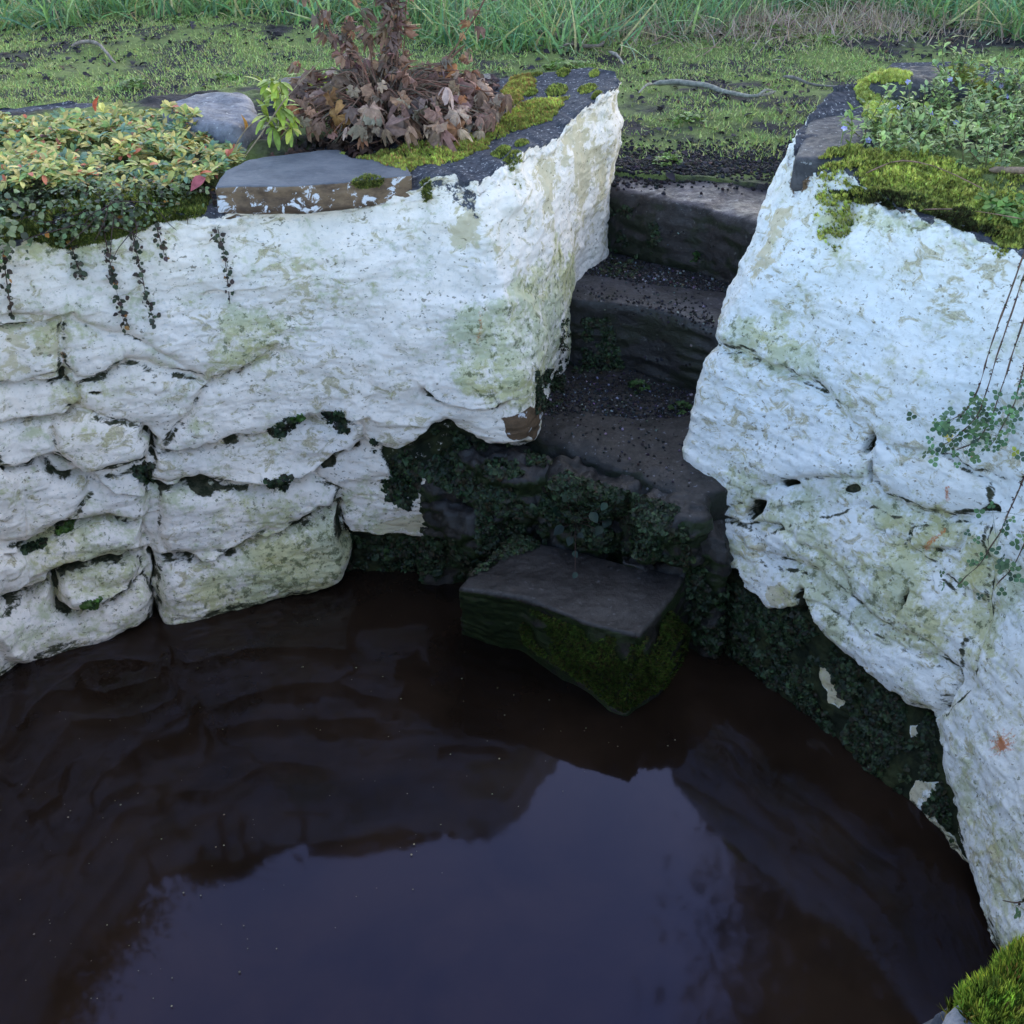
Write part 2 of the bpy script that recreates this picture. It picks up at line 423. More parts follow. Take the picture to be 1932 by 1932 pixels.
g = mesh('ground', np.stack([gx, gy, gz], -1), grid_faces(len(k), len(th), True), SOIL); tag(g, kind='structure')

# ------------------------------------------------------------------ the whitewashed walls
def smooth(a, sig):
    n = int(sig * 3) + 1; w = np.exp(-.5 * (np.arange(-n, n + 1) / sig) ** 2); w /= w.sum()
    p = np.concatenate([np.repeat(a[:1], n, 0), a, np.repeat(a[-1:], n, 0)])
    return np.stack([np.convolve(p[:, i], w, 'valid') for i in range(a.shape[1])], -1)
def build_wall(st, step_mm, fine_range, rows, name, detail):
    """st: list of (b, m, t, zt, back); fine_range: stations shown in the photograph (get the fine columns)"""
    A = np.array([[*b, *m, *t, zt, *bk] for b, m, t, zt, bk in st], float)
    L = np.concatenate([[0], np.cumsum(np.hypot(*(np.diff(A[:, 2:4], axis=0) * .5 + np.diff(A[:, 4:6], axis=0) * .5).T))])
    s_f = np.arange(0, L[-1], .01); B = np.stack([np.interp(s_f, L, A[:, i]) for i in range(A.shape[1])], -1)
    B = smooth(B, 1.1)
    s0, s1 = L[fine_range[0]], L[fine_range[1]]
    s = np.unique(np.concatenate([np.arange(0, s0, .015), np.arange(s0, s1, step_mm / 1000), np.arange(s1, L[-1], .015)]))
    B = np.stack([np.interp(s, s_f, B[:, i]) for i in range(B.shape[1])], -1)
    nc = len(s); b, m, t, zt, bk = B[:, 0:2], B[:, 2:4], B[:, 4:6], B[:, 6], B[:, 7:9]
    nf, nt, nb = rows
    ztb = smooth(zt[:, None], 12)[:, 0]
    zt = zt + .018 * vnoise(np.stack([s, 0 * s, 0 * s], -1), 9, 3) + .008 * vnoise(np.stack([s, 0 * s, 0 * s], -1), 31, 4)
    out = []
    lipr = .022
    for i in range(nf):
        f = i / (nf - 1); z = -.22 + (zt - lipr + .22) * f
        zz = np.clip(z, 0, None)
        # quadratic through the three measured contours
        z0, z1, z2 = 0., .5, zt
        l0 = (zz - z1) * (zz - z2) / ((z0 - z1) * (z0 - z2)); l1 = (zz - z0) * (zz - z2) / ((z1 - z0) * (z1 - z2)); l2 = (zz - z0) * (zz - z1) / ((z2 - z0) * (z2 - z1))
        xy = b * l0[:, None] + m * l1[:, None] + t * l2[:, None]
        out.append(np.column_stack([xy, z]))
    inn = unit(bk - t)
    for a in np.linspace(0, 90, 9)[1:]:
        out.append(np.column_stack([t + inn * (lipr * (1 - math.cos(R(a)))), zt - lipr + lipr * math.sin(R(a))]))
    for i in range(1, nt + 1):
        f = (i / nt) ** 1.15
        xy = (t + inn * lipr) * (1 - f) + bk * f
        out.append(np.column_stack([xy, zt * (1 - min(1, f * 5)) + ztb * min(1, f * 5) - .012 * math.sin(f * math.pi)]))
    for i in range(1, nb + 1):
        f = i / nb
        out.append(np.column_stack([bk + inn * .06 * f, zt - (zt - .9) * f]))
    P = np.stack(out)                                 # rows, cols, 3
    row = np.arange(len(P))[:, None] * np.ones((1, nc)); S = np.broadcast_to(s[None], row.shape)
    du, dv = np.gradient(P, axis=1), np.gradient(P, axis=0)
    N = unit(np.cross(du, dv))
    return P, N, row, S, nf, nt

def flip_ok(N, P, c=(0, 1.8)):
    """make face normals point into the well / up"""
    mid = N[60]; q = P[60] - np.array([c[0], c[1], .5])
    return -1.0 if np.mean((mid * q).sum(-1)) > 0 else 1.0

def wall(st, fine_range, rows, cracks, holes, pm, name, seed, stones, step_mm=3.2):
    P, N, row, S, nf, nt = build_wall(st, step_mm, fine_range, rows, name, None)
    if flip_ok(N, P) < 0: N = -N; fl = True
    else: fl = False
    uv = project(P)
    face = 1 - sstep(nf - 4, nf + 2, row); onface = row < nf + 4
    uvn = uv + 11 * np.stack([vnoise(P, 10, 31), vnoise(P, 10, 32)], -1) + 4 * np.stack([vnoise(P, 45, 33), vnoise(P, 45, 34)], -1)
    H = .022 * fbm(P * np.array([1, 1, 1.6]), 4.2, 3, seed) * face
    H += .007 * fbm(P * np.array([1, 1, 1.8]), 9, 4, seed + 5) * (.5 + .5 * face)
    H += .010 * np.clip(ridged(P * np.array([1, 1, 2.4]), 3.6, 2, seed + 6) - .45, 0, 1) * face
    H += .0016 * fbm(P * np.array([1, 1, 2.2]), 60, 3, seed + 9)
    H += .0028 * np.clip(fbm(P * np.array([1, 1, 2.6]), 24, 3, seed + 11) * 2, -.4, 1) * face
    dirt = np.zeros(P.shape[:2])
    for pts, w, dep, bul in cracks:
        D, Sd, T = line_dist(uvn, pts)
        end = sstep(0, .06, T) * (1 - sstep(.94, 1, T)) * .8 + .2
        wv = w * np.clip(.75 + .8 * vnoise(P, 11, 40) + .3 * vnoise(P, 45, 41), .25, 2)
        above = Sd < 0
        g_ = np.exp(-(D / wv) ** 2)
        H += onface * end * (-dep * g_ + np.where(above, bul * 1.35 * np.exp(-D / 24) * (1 - g_), -bul * .8 * np.exp(-D / 22) * (1 - g_)))
        dirt = np.maximum(dirt, onface * end * np.minimum(dep / .035, 1) * (1.15 * np.exp(-(D / (wv * 1.35)) ** 2) + .35 * np.exp(-D / 11)))
    hole_dark = np.zeros(P.shape[:2])  # extra darkening over each carved hole
    for (hx, hy, rx, ry, an, dep) in holes:
        ca, sa = math.cos(R(an)), math.sin(R(an)); dx, dy = uvn[..., 0] - hx, uvn[..., 1] - hy
        q = np.hypot((dx * ca + dy * sa) / rx, (-dx * sa + dy * ca) / ry)
        gk = 1 - sstep(.55, 1.25, q); H -= onface * dep * gk; hole_dark = np.maximum(hole_dark, onface * 1.5 * (1 - sstep(.75, 1.2, q)))
    uvs = uv + 6 * np.stack([vnoise(P, 12, 31), vnoise(P, 12, 32)], -1) + 3 * np.stack([vnoise(P, 45, 33), vnoise(P, 45, 34)], -1)
    best = np.full(P.shape[:2], -1e9); pil = np.zeros(P.shape[:2])
    for poly, amp_ in stones:
        amp_ = amp_ * (.42 if seed == 300 else (.85 if min(q_[1] for q_ in poly) > 850 else .55))
        sd_ = poly_sd(uvs, poly); best = np.maximum(best, sd_)
        pil = np.maximum(pil, amp_ * (1 - np.exp(-np.clip(sd_, 0, None) / 11)) * (1 + .15 * vnoise(P, 7, 88)))
    fadel = 1 - sstep(nf - 34, nf - 3, row + 8 * vnoise(P, 20, 90))
    H += onface * (pil * fadel - (.008 if seed == 300 else .012) - (.006 if seed == 300 else .014) * np.exp(-np.clip(best + 4, 0, None) / 3) * (best > -40))
    dirt = np.maximum(dirt, onface * .85 * np.exp(-(np.clip(best + 1, -30, 60) / 5.5) ** 2) * (P[..., 2] < .95) * (best > -12))
    masks = {k_: np.zeros(P.shape[:2]) for k_ in ('moss', 'tan', 'rust', 'algae', 'brown', 'topm')}
    for key, poly, soft, val in pm:
        if key == 'relief':
            H += onface * val * sstep(-soft, soft, poly_sd(uvn, poly)); continue
        if key == 'algae': masks[key] = masks[key] + onface * val * sstep(-soft * 1.6, soft * 1.8, poly_sd(uvn, poly) + soft * 1.6 * fbm(P, 7, 3, 77))
        else: masks[key] = np.maximum(masks[key], onface * val * sstep(-soft, soft, poly_sd(uvn, poly)))
    H -= .030 * sstep(.3, .7, masks['moss']) * face
    H -= .05 * 0
    H += .012 * sstep(.3, .7, masks['moss']) * fbm(P, 26, 3, seed + 20)
    dirt = dirt * np.clip(.85 + 1.2 * fbm(P, 19, 3, seed + 30), .15, 1.25) + hole_dark
    masks['algae'] = np.clip(masks['algae'] * (.85 + 1.3 * fbm(P, 8, 3, 66)), 0, 1.0) + .5 * (1 - sstep(.05, .55, P[..., 2] + .12 * vnoise(P, 5, 60)))
    dirt = dirt + .9 * (1 - sstep(.0, .07, P[..., 2] + .03 * vnoise(P, 12, 61))) * onface
    topm = sstep(nf + 1, nf + 7, row + 2.2 * vnoise(P, 40, 62)) * 1.0
    # slightly ragged, thick limewash lip
    lip = np.exp(-((row - nf - 1) / 5.0) ** 2); H += lip * (.003 + .009 * vnoise(P, 38, 70) + .006 * vnoise(P, 90, 71))
    V = P + N * H[..., None]
    F = grid_faces(P.shape[0], P.shape[1])
    if fl: F = F[:, ::-1]
    topm = np.maximum(topm, (P[..., 1] < 1.15) * sstep(nf - 60, nf - 45, row) * (P[..., 0] > .1))
    at = dict(masks); at['dirt'] = dirt; at['topm'] = np.maximum(topm, masks['topm'])
    return V, F, at, uv, face

def star(cx, cy, r):
    out = []
    rs = np.random.default_rng(5)
    for i in range(26):
        a = i / 26 * 2 * math.pi; q = r * (1.0 if i % 2 == 0 else .42) * rs.uniform(.7, 1.15)
        out.append((cx + q * math.cos(a), cy + q * math.sin(a)))
    return out

stA = [((.33,3.97),(.33,3.97),(.34,3.82),1.335,(.33,3.90)), ((.27,3.8),(.28,3.8),(.325,3.72),1.335,(.25,3.97)), ((.20,3.6),(.205,3.58),(.22,3.55),1.31,(.1,3.99)),
 ((.13,3.35),(.14,3.32),(.13,3.36),1.29,(-.05,4.0)), ((.07,3.14),(.075,3.10),(.045,3.2),1.27,(-.3,4.0)), ((.045,3.04),(.045,3.0),(-.02,3.12),1.265,(-.4,4.0)), ((.02,2.98),(.015,2.935),(-.085,3.035),1.26,(-.5,4.0)), ((-.01,2.975),(-.02,2.94),(-.115,3.045),1.26,(-.56,4.0)),
 ((-.16,3.0),(-.13,2.95),(-.16,3.05),1.25,(-.7,4.0)), ((-.27,3.0),(-.25,2.96),(-.25,3.05),1.235,(-.76,4.0)), ((-.40,3.0),(-.38,2.965),(-.37,3.03),1.222,(-.82,4.0)), ((-.53,3.0),(-.52,2.97),(-.5,3.01),1.212,(-.95,4.0)), ((-.85,2.88),(-.79,2.91),(-.77,2.96),1.205,(-1.2,4.0)), ((-1.0,2.83),(-.90,2.88),(-.86,2.94),1.21,(-1.3,4.0)), ((-1.12,2.79),(-1.0,2.85),(-.93,2.92),1.215,(-1.4,4.0)),
 ((-1.42,2.66),(-1.34,2.72),(-1.26,2.79),1.19,(-1.9,3.95)), ((-1.58,2.35),(-1.53,2.37),(-1.44,2.42),1.22,(-2.3,3.5)), ((-1.60,1.8),(-1.58,1.8),(-1.50,1.85),1.22,(-2.45,2.5)),
 ((-1.5,1.2),(-1.5,1.2),(-1.55,1.15),1.2,(-2.3,1.0)), ((-1.1,.75),(-1.1,.75),(-1.1,.7),1.2,(-1.6,.1)), ((-.5,.52),(-.5,.52),(-.5,.5),1.2,(-.7,-.1)), ((.1,.5),(.1,.5),(.1,.50),1.2,(.2,0))]
stA_ = [([(0,812),(60,797),(95,802),(106,850),(56,875),(0,877)],.03), ([(102,802),(150,784),(258,802),(272,868),(240,881),(172,893),(124,866),(106,848)],.034),
 ([(-99,885),(80,882),(100,903),(163,907),(168,925),(120,983),(64,1013),(-99,1045)],.03), ([(300,864),(365,860),(463,828),(558,804),(640,792),(686,802),(680,836),(579,888),(506,913),(377,903),(317,916),(288,900)],.036),
 ([(302,932),(500,927),(590,902),(634,930),(628,950),(493,1008),(386,1038),(320,1038),(302,1010)],.034), ([(300,1057),(386,1052),(493,1024),(638,964),(650,1065),(640,1092),(450,1145),(305,1190)],.045),
 ([(-120,1200),(10,1150),(90,1104),(108,1138),(150,1150),(270,1088),(288,1120),(275,1165),(100,1260),(-20,1290)],.05), ([(104,1095),(132,1067),(200,1053),(260,1048),(270,1066),(235,1099),(190,1119),(145,1136),(114,1124)],.042),
 ([(-99,1060),(64,1027),(140,994),(268,984),(270,1023),(172,1043),(115,1068),(92,1093),(-99,1165)],.034), ([(122,607),(270,642),(380,702),(240,680),(180,711),(145,713),(120,690)],.026), ([(-99,635),(110,612),(107,700),(70,713),(-99,735)],.026),
 ([(-99,745),(110,727),(148,760),(90,783),(-99,810)],.028), ([(182,905),(270,892),(276,975),(200,972),(130,985),(172,930)],.026), ([(150,735),(245,695),(390,722),(300,845),(285,815),(262,795),(155,772)],.030), ([(655,800),(690,848),(780,855),(870,900),(870,1020),(655,1020),(640,930),(600,895)],.020),
 ([(-300,150),(1250,50),(1250,760),(1030,830),(931,840),(900,832),(841,797),(811,840),(781,850),(700,840),(686,800),(652,777),(609,772),(558,795),(463,817),(412,838),(365,852),(308,852),(400,722),(520,668),(386,712),(250,635),(120,594),(-300,600)],.040)]
stB_ = [([(1350,0),(2300,200),(2300,860),(1890,900),(1835,885),(1794,858),(1712,840),(1649,822),(1632,798),(1562,745),(1543,712),(1494,697),(1445,680),(1400,650),(1300,640)],.026),
 ([(1250,655),(1398,664),(1443,694),(1492,711),(1541,728),(1600,800),(1620,840),(1628,900),(1557,898),(1467,905),(1430,912),(1400,948),(1340,955),(1250,930)],.026), ([(1650,840),(1712,855),(1774,862),(1830,895),(1862,915),(1860,960),(1790,968),(1733,958),(1671,930),(1646,900)],.030),
 ([(1200,945),(1340,972),(1400,1002),(1425,1062),(1500,1082),(1590,1172),(1650,1202),(1700,1222),(1757,1252),(1795,1280),(1765,1340),(1712,1330),(1640,1272),(1597,1240),(1537,1186),(1504,1145),(1447,1155),(1398,1118),(1200,1020)],.030),
 ([(1440,1010),(1500,990),(1640,960),(1720,990),(1700,1030),(1760,1080),(1840,1150),(1808,1260),(1700,1200),(1600,1115),(1508,1058),(1430,1045)],.018), ([(1720,1000),(1800,985),(1860,990),(1850,1130),(1770,1070),(1712,1030)],.022),
 ([(1875,975),(2300,930),(2300,2100),(1870,1900),(1824,1644),(1794,1516),(1772,1447),(1772,1370),(1795,1330),(1835,1290),(1860,1150)],.026)]
crA = [([(0,621),(64,619),(120,598),(150,596)],4,.02,.012), ([(0,727),(77,720),(112,716),(116,692)],5,.03,.016), ([(118,714),(142,722),(172,714),(214,697),(240,688)],4,.02,.016),
 ([(0,806),(43,793),(90,789),(137,774),(152,763)],6,.035,.018), ([(0,879),(56,877),(103,857),(124,868),(172,896),(240,883),(283,872)],5,.035,.018),
 ([(266,812),(285,834),(292,868)],6,.045,0), ([(300,857),(365,855),(412,842),(463,821),(506,808),(558,799),(609,778),(652,780),(710,784)],6,.028,.020),
 ([(275,905),(317,922),(377,911),(472,915),(506,920),(579,894),(643,858),(686,842)],7,.042,.024), ([(86,872),(88,890),(103,902),(163,898)],5,.03,.0),
 ([(0,1044),(64,1018),(107,1005),(146,984),(202,980),(240,975),(275,973)],6,.035,.018), ([(290,1048),(386,1044),(433,1035),(493,1014),(558,992),(641,952)],6,.045,.024),
 ([(639,950),(643,988),(654,1065),(640,1100)],6,.045,0), ([(0,1130),(56,1113),(94,1095),(120,1070),(172,1052),(240,1044),(279,1031)],6,.045,.02),
 ([(94,1095),(107,1130),(142,1143),(193,1125),(240,1104),(275,1074)],5,.035,.012), ([(282,1035),(294,1070),(296,1185)],5,.05,0),
 ([(386,727),(412,718),(472,688),(519,667)],5,.014,.014), ([(386,555),(463,546),(506,538)],3,.012,.006),
 ([(798,724),(820,750),(854,763),(905,766),(940,758),(968,741)],4,.028,.014), ([(282,940),(278,985),(286,1030)],6,.014,0),
 ([(160,900),(215,930),(270,935)],5,.012,.010), ([(-120,980),(-60,960),(0,985)],7,.03,.01)]
hoA = [(182,742,11,4,0,.03), (135,762,5,5,0,.025), (385,925,22,9,10,.02), (620,880,14,6,-30,.02)]
pmA = [('algae', [(0,700),(300,760),(700,900),(650,1000),(0,1000)], 60, .35), ('algae', [(0,440),(900,400),(900,720),(0,720)], 60, .28), ('algae', [(880,560),(960,520),(1060,470),(1060,640),(1000,760),(860,740)], 22, .9), ('moss', [(655,985),(700,1010),(790,1018),(870,1008),(930,975),(870,940),(880,880),(1010,840),(1090,860),(1100,1300),(600,1300),(648,1110)], 7, 1),
 ('moss', [(712,850),(760,838),(820,800),(850,795),(905,832),(1000,842),(960,900),(880,935),(800,900),(770,955),(735,930)], 6, .62),
 ('tan', [(0,620),(115,600),(250,700),(100,720),(0,720)], 25, .7), ('tan', [(500,480),(700,470),(760,560),(560,600)], 40, .42),
 ('tan', [(985,330),(1165,170),(1170,340),(1010,400)], 15, .8), ('tan', [(925,420),(1010,340),(1170,300),(1130,450),(1060,560),(930,650)], 18, .5), ('tan', [(790,330),(900,390),(890,520),(820,440)], 20, .65), ('tan', [(650,1000),(870,950),(880,1010),(660,1010)], 14, .9),
 ('algae', [(0,610),(130,600),(150,690),(0,710)], 25, .9), ('algae', [(430,560),(560,590),(540,680),(400,700)], 25, .8), ('algae', [(900,640),(960,580),(1070,480),(1060,640),(1000,740),(880,720)], 20, .9),
 ('algae', [(0,1000),(300,940),(300,1100),(0,1120)], 40, .55), ('algae', [(0,440),(330,440),(300,480),(0,500)], 20, .8), ('algae', [(560,960),(650,950),(650,1110),(300,1180),(300,1130)], 25, .75),
 ('brown', [(395,352),(560,330),(700,322),(690,350),(600,378),(500,388),(440,404),(400,396)], 5, 1), ('algae', [(880,640),(940,600),(1075,480),(1065,660),(1000,760),(880,740)], 16, .8), ('brown', [(950,775),(1003,745),(1003,835),(960,815)], 9, .62), ('tan', [(800,330),(905,360),(915,640),(870,560)], 10, .6), ('topm', [(795,312),(905,350),(912,420),(885,400),(850,372),(800,345)], 7, .50),
 ('relief', [(-60,1155),(0,1130),(100,1110),(260,1090),(292,1120),(280,1170),(100,1260),(10,1240)], 9, .035), ('relief', [(300,1062),(640,960),(655,1095),(300,1180)], 9, .030),
 ('relief', [(880,380),(915,360),(920,560),(905,650),(890,640),(898,520)], 8, .010), ('relief', [(930,310),(990,290),(1000,360),(960,400),(925,380)], 10, .014),
 ('relief', [(105,1095),(150,1062),(240,1050),(272,1070),(240,1100),(190,1122),(130,1130)], 9, .022), ('relief', [(0,890),(90,885),(170,905),(170,960),(60,1005),(0,1020)], 10, .018), ('relief', [(105,800),(150,780),(262,800),(275,860),(170,885),(110,840)], 12, .016), ('relief', [(60,1040),(160,995),(275,985),(275,1035),(120,1060),(0,1110),(0,1060)], 9, .018),
 ('relief', [(300,925),(640,865),(640,945),(420,1032),(300,1040)], 12, .014), ('relief', [(780,560),(1010,560),(1010,835),(900,830),(840,790),(780,848),(700,840),(640,790)], 14, .022),
 ('rust', [(895,570),(910,560),(912,645),(895,640)], 8, .42), ('rust', [(105,672),(118,660),(120,690),(108,690)], 5, .4)]
V, F, at, _, _ = wall(stA, (0, 16), (430, 130, 26), crA, hoA, pmA, 'left', 100, stA_)
wallA = mesh('well_wall', V, F, WALLM, None, {k_: v_.ravel() for k_, v_ in at.items()})
tag(wallA, 'longer whitewashed stone wall left of the steps, topped by the brown withered plant', 'wall', 'whitewashed walls of the well')

stB = [((.92,4.0),(.92,4.0),(1.10,3.84),1.33,(1.25,4.05)), ((.80,3.7),(.80,3.7),(.975,3.70),1.33,(1.5,4.07)), ((.66,3.35),(.67,3.35),(.81,3.41),1.30,(1.8,4.0)), ((.56,3.0),(.53,3.05),(.755,3.20),1.27,(2.0,3.95)),
 ((.51,2.76),(.485,2.88),(.79,3.08),1.27,(2.15,3.85)), ((.60,2.60),(.63,2.72),(.89,2.97),1.27,(2.2,3.6)), ((.80,2.32),(.87,2.46),(1.0,2.76),1.25,(2.3,3.3)), ((.97,2.03),(1.06,2.22),(1.16,2.60),1.24,(2.35,3.0)),
 ((1.04,1.8),(1.14,1.9),(1.33,2.25),1.24,(2.35,2.5)), ((1.06,1.6),(1.16,1.62),(1.38,1.85),1.24,(2.3,1.9)), ((1.0,1.3),(1.08,1.3),(1.30,1.35),1.24,(2.1,1.2)), ((.82,1.0),(.88,1.0),(.95,.98),1.24,(1.6,.5)),
 ((.46,.72),(.46,.72),(.47,.71),1.22,(.8,.2)), ((.1,.5),(.1,.5),(.1,.50),1.2,(.2,0))]
crA = [(p_, w_ * .8, d_ * .5, b_ * .3) for p_, w_, d_, b_ in crA]
crB = [([(1361,640),(1398,656),(1443,685),(1492,701),(1541,717)],8,.022,.018), ([(1426,915),(1467,911),(1516,901),(1557,903),(1631,907)],5,.020,.012),
 ([(1647,827),(1712,848),(1774,856),(1794,864),(1835,893),(1863,909)],4,.015,.014), ([(1647,905),(1671,938),(1733,966),(1794,975),(1863,975)],6,.022,.016),
 ([(1720,1032),(1765,1036),(1810,1032),(1827,999)],6,.028,.016), ([(1295,942),(1345,962),(1385,979),(1435,991),(1475,1007)],5,.03,.016),
 ([(1385,1003),(1398,1032),(1426,1052),(1508,1065),(1549,1085)],4,.016,.012), ([(1764,1229),(1794,1259),(1811,1272),(1777,1336),(1764,1362)],6,.032,.0),
 ([(1541,717),(1560,760),(1600,800),(1632,830)],8,.014,.012), ([(1475,1007),(1540,1040),(1600,1100),(1650,1170),(1700,1190)],9,.016,.012), ([(1700,1190),(1760,1225),(1800,1290)],7,.02,.012),
 ([(1520,1125),(1560,1150),(1620,1200),(1690,1220)],7,.016,.014), ([(1515,305),(1500,350),(1478,400)],4,.02,0), ([(1640,985),(1690,1010),(1740,1075),(1760,1130)],9,.015,.012)]
crB = [(p_, w_ * .8, d_ * .6, b_ * .3) for p_, w_, d_, b_ in crB]
hoB = [(1634,838,10,24,25,.07), (1639,894,6,18,5,.06), (1420,958,15,24,45,.07), (1482,913,18,6,8,.05), (1634,838,8,20,25,.06), (1638,892,5,15,5,.05), (1480,912,15,5,8,.04), (1420,958,13,20,45,.06), (1703,1136,4,20,20,.05), (1863,962,14,8,0,.03), (1600,922,14,8,0,.02), (1508,1130,8,26,10,.05)]
pmB = [('algae', [(1400,400),(1932,430),(1932,900),(1300,900)], 50, .25), ('moss', [(1240,1040),(1263,1005),(1324,1040),(1377,1070),(1398,1113),(1447,1150),(1504,1140),(1520,1122),(1537,1186),(1597,1242),(1640,1276),(1712,1332),(1759,1345),(1766,1380),(1772,1447),(1794,1516),(1802,1589),(1824,1644),(1849,1726),(1866,1798),(1866,2000),(1150,2000),(1150,1040)], 5, 1),
 ('tan', [(1440,390),(1510,380),(1480,500),(1425,540),(1415,480)], 14, .75), ('tan', [(1250,950),(1330,960),(1450,1040),(1400,1060)], 12, .6),
 ('algae', [(1360,590),(1480,620),(1560,700),(1620,800),(1560,780),(1370,650)], 20, .85), ('algae', [(1390,900),(1640,890),(1900,1000),(1930,1330),(1800,1290),(1560,1160),(1400,1060),(1300,960)], 40, 1.15),
 ('algae', [(1560,400),(1932,420),(1932,460),(1560,430)], 12, .8), ('algae', [(1780,1330),(1932,1300),(1932,1900),(1860,1800)], 40, .35),
 ('brown', [(1495,300),(1540,315),(1520,350),(1470,380)], 8, .55), ('rust', star(1890, 1403, 30), 16, .85), ('rust', [(1890 + 11 * math.cos(a_), 1403 + 11 * math.sin(a_)) for a_ in np.linspace(0, 6, 9)], 9, 1.0), ('rust', [(1725,1030),(1780,990),(1788,1000),(1735,1045)], 5, .5), ('rust', [(1785,920),(1800,918),(1795,955),(1780,950)], 5, .5), ('rust', [(1822,852),(1835,850),(1832,872),(1820,870)], 5, .5)]
V, F, at, uvB, faceB = wall(stB, (0, 10), (430, 130, 26), crB, hoB, pmB, 'right', 300, stB_)
# bare pale stone showing through the dark base
for poly in ([(1530,1255),(1558,1262),(1578,1300),(1572,1345),(1552,1335),(1535,1290)], [(1705,1480),(1742,1478),(1738,1530),(1760,1570),(1800,1640),(1790,1665),(1755,1640),(1735,1580),(1695,1540)], [(1705,1375),(1735,1362),(1725,1395),(1708,1398)], [(1440,1100),(1500,1110),(1495,1150),(1450,1140)]):
    sd_ = sstep(-5, 5, poly_sd(uvB + 8 * np.stack([vnoise(V, 40, 1), vnoise(V, 40, 2)], -1), poly)) * faceB
    at['moss'] = at['moss'] * (1 - sd_); at['tan'] = np.maximum(at['tan'], sd_ * .9)
wallB = mesh('well_wall', V, F, WALLM, None, {k_: v_.ravel() for k_, v_ in at.items()})
tag(wallB, 'whitewashed stone wall right of the steps, leaning back under bright moss and trailing stems', 'wall', 'whitewashed walls of the well')

def bvh_of(*objs):
    Vs, Fs, n = [], [], 0
    for o in objs:
        me = o.data; a = np.empty(len(me.vertices) * 3, np.float32); me.vertices.foreach_get('co', a); a = a.reshape(-1, 3).astype(float)
        q = o
        while q is not None: a = a + np.array(q.location); q = q.parent
        Vs.append(a); f = np.empty(len(me.loops), np.int32); me.loops.foreach_get('vertex_index', f)
        Fs.append(f.reshape(-1, 4) + n); n += len(a)
    return BVHTree.FromPolygons(np.concatenate(Vs).tolist(), np.concatenate(Fs).tolist())

# ------------------------------------------------------------------ rough stones
def rock(name, poly, z0, z1, mat, parent=None, vox=.009, amp=.012, f=7, bevel=.02, strata=0, slope=(0, 0), tag_=None, z0poly=None):
    """a quarried stone: prism over the XY polygon, bevelled, remeshed and roughened"""
    bm = bmesh.new(); c = np.mean(np.array(poly, float), 0)
    zt = lambda p: z1 + slope[0] * (p[0] - c[0]) + slope[1] * (p[1] - c[1])
    low = z0poly or poly
    b_ = [bm.verts.new((p[0], p[1], z0)) for p in low]; t_ = [bm.verts.new((p[0], p[1], zt(p))) for p in poly]
    n = len(poly)
    bm.faces.new(t_); bm.faces.new(b_[::-1])
    for i in range(n): bm.faces.new((b_[i], b_[(i + 1) % n], t_[(i + 1) % n], t_[i]))
    bmesh.ops.recalc_face_normals(bm, faces=bm.faces)
    bmesh.ops.bevel(bm, geom=list(bm.edges), offset=bevel, segments=2, affect='EDGES', profile=.6)
    me = bpy.data.meshes.new('tmp'); bm.to_mesh(me); bm.free()
    o = bpy.data.objects.new('tmp', me); col.objects.link(o)
    m = o.modifiers.new('r', 'REMESH'); m.mode = 'VOXEL'; m.voxel_size = vox
    dg = bpy.context.evaluated_depsgraph_get(); ev = o.evaluated_get(dg).to_mesh()
    V = np.empty(len(ev.vertices) * 3, np.float32); ev.vertices.foreach_get('co', V); V = V.reshape(-1, 3).astype(float)
    Nn = np.empty(len(ev.vertices) * 3, np.float32); ev.vertices.foreach_get('normal', Nn); Nn = Nn.reshape(-1, 3)
    F = [tuple(p.vertices) for p in ev.polygons]; F = np.array([f_ if len(f_) == 4 else (*f_, f_[-1]) for f_ in F])
    F = F[[len(set(f_)) == 4 for f_ in F.tolist()]]
    bpy.data.objects.remove(o)
    sd_ = abs(hash(name)) % 1 + int(c[0] * 100)
    H = amp * fbm(V, f, 4, 11) + amp * .35 * ridged(V * np.array([1, 1, 2]), f * 3, 3, 17)
    if strata: H += strata * np.abs(Nn[:, 2] < .5) * vnoise(V * np.array([.15, .15, 1]), 60, 5)
    V = V + Nn * H[:, None]
    if parent is not None: V = V - np.array(parent.location)
    return mesh(name, V, F, mat, parent)

# coping stones of the left wall
P2 = lambda u, v, z: tuple(at_z(u, v, z)[:2])
slab = rock('coping_stone', [P2(404, 352, 1.262), P2(425, 322, 1.262), P2(470, 300, 1.262), P2(560, 288, 1.262), P2(640, 280, 1.262), P2(662, 296, 1.262), P2(765, 306, 1.262), P2(778, 330, 1.262), P2(640, 345, 1.262), P2(540, 352, 1.262)], 1.188, 1.262, SLABM, wallA, .006, .004, 9, .005, .003)
slab['label'] = 'flat blue grey slate slab'
bb = rock('coping_stone', [P2(305, 205, 1.3), P2(330, 180, 1.3), P2(400, 168, 1.3), P2(470, 172, 1.3), P2(490, 215, 1.3), P2(440, 240, 1.3), P2(350, 225, 1.3)], 1.12, 1.295, GREYS, wallA, .012, .02, 6, .035)
bb['label'] = 'pale grey rounded stone at the back of the wall'
b3 = rock('coping_stone', [P2(500, 205, 1.25), P2(640, 190, 1.25), P2(940, 175, 1.27), P2(940, 145, 1.27), P2(700, 140, 1.27), P2(520, 150, 1.27)], 1.05, 1.285, DARKS, wallA, .012, .014, 6, .03)
b4 = rock('coping_stone', [P2(1500, 292, 1.30), P2(1548, 296, 1.30), P2(1618, 290, 1.3), P2(1650, 230, 1.3), P2(1655, 180, 1.31), P2(1600, 178, 1.31), P2(1530, 218, 1.30)], 1.2, 1.292, DARKS, wallB, .009, .007, 6, .012, .002)
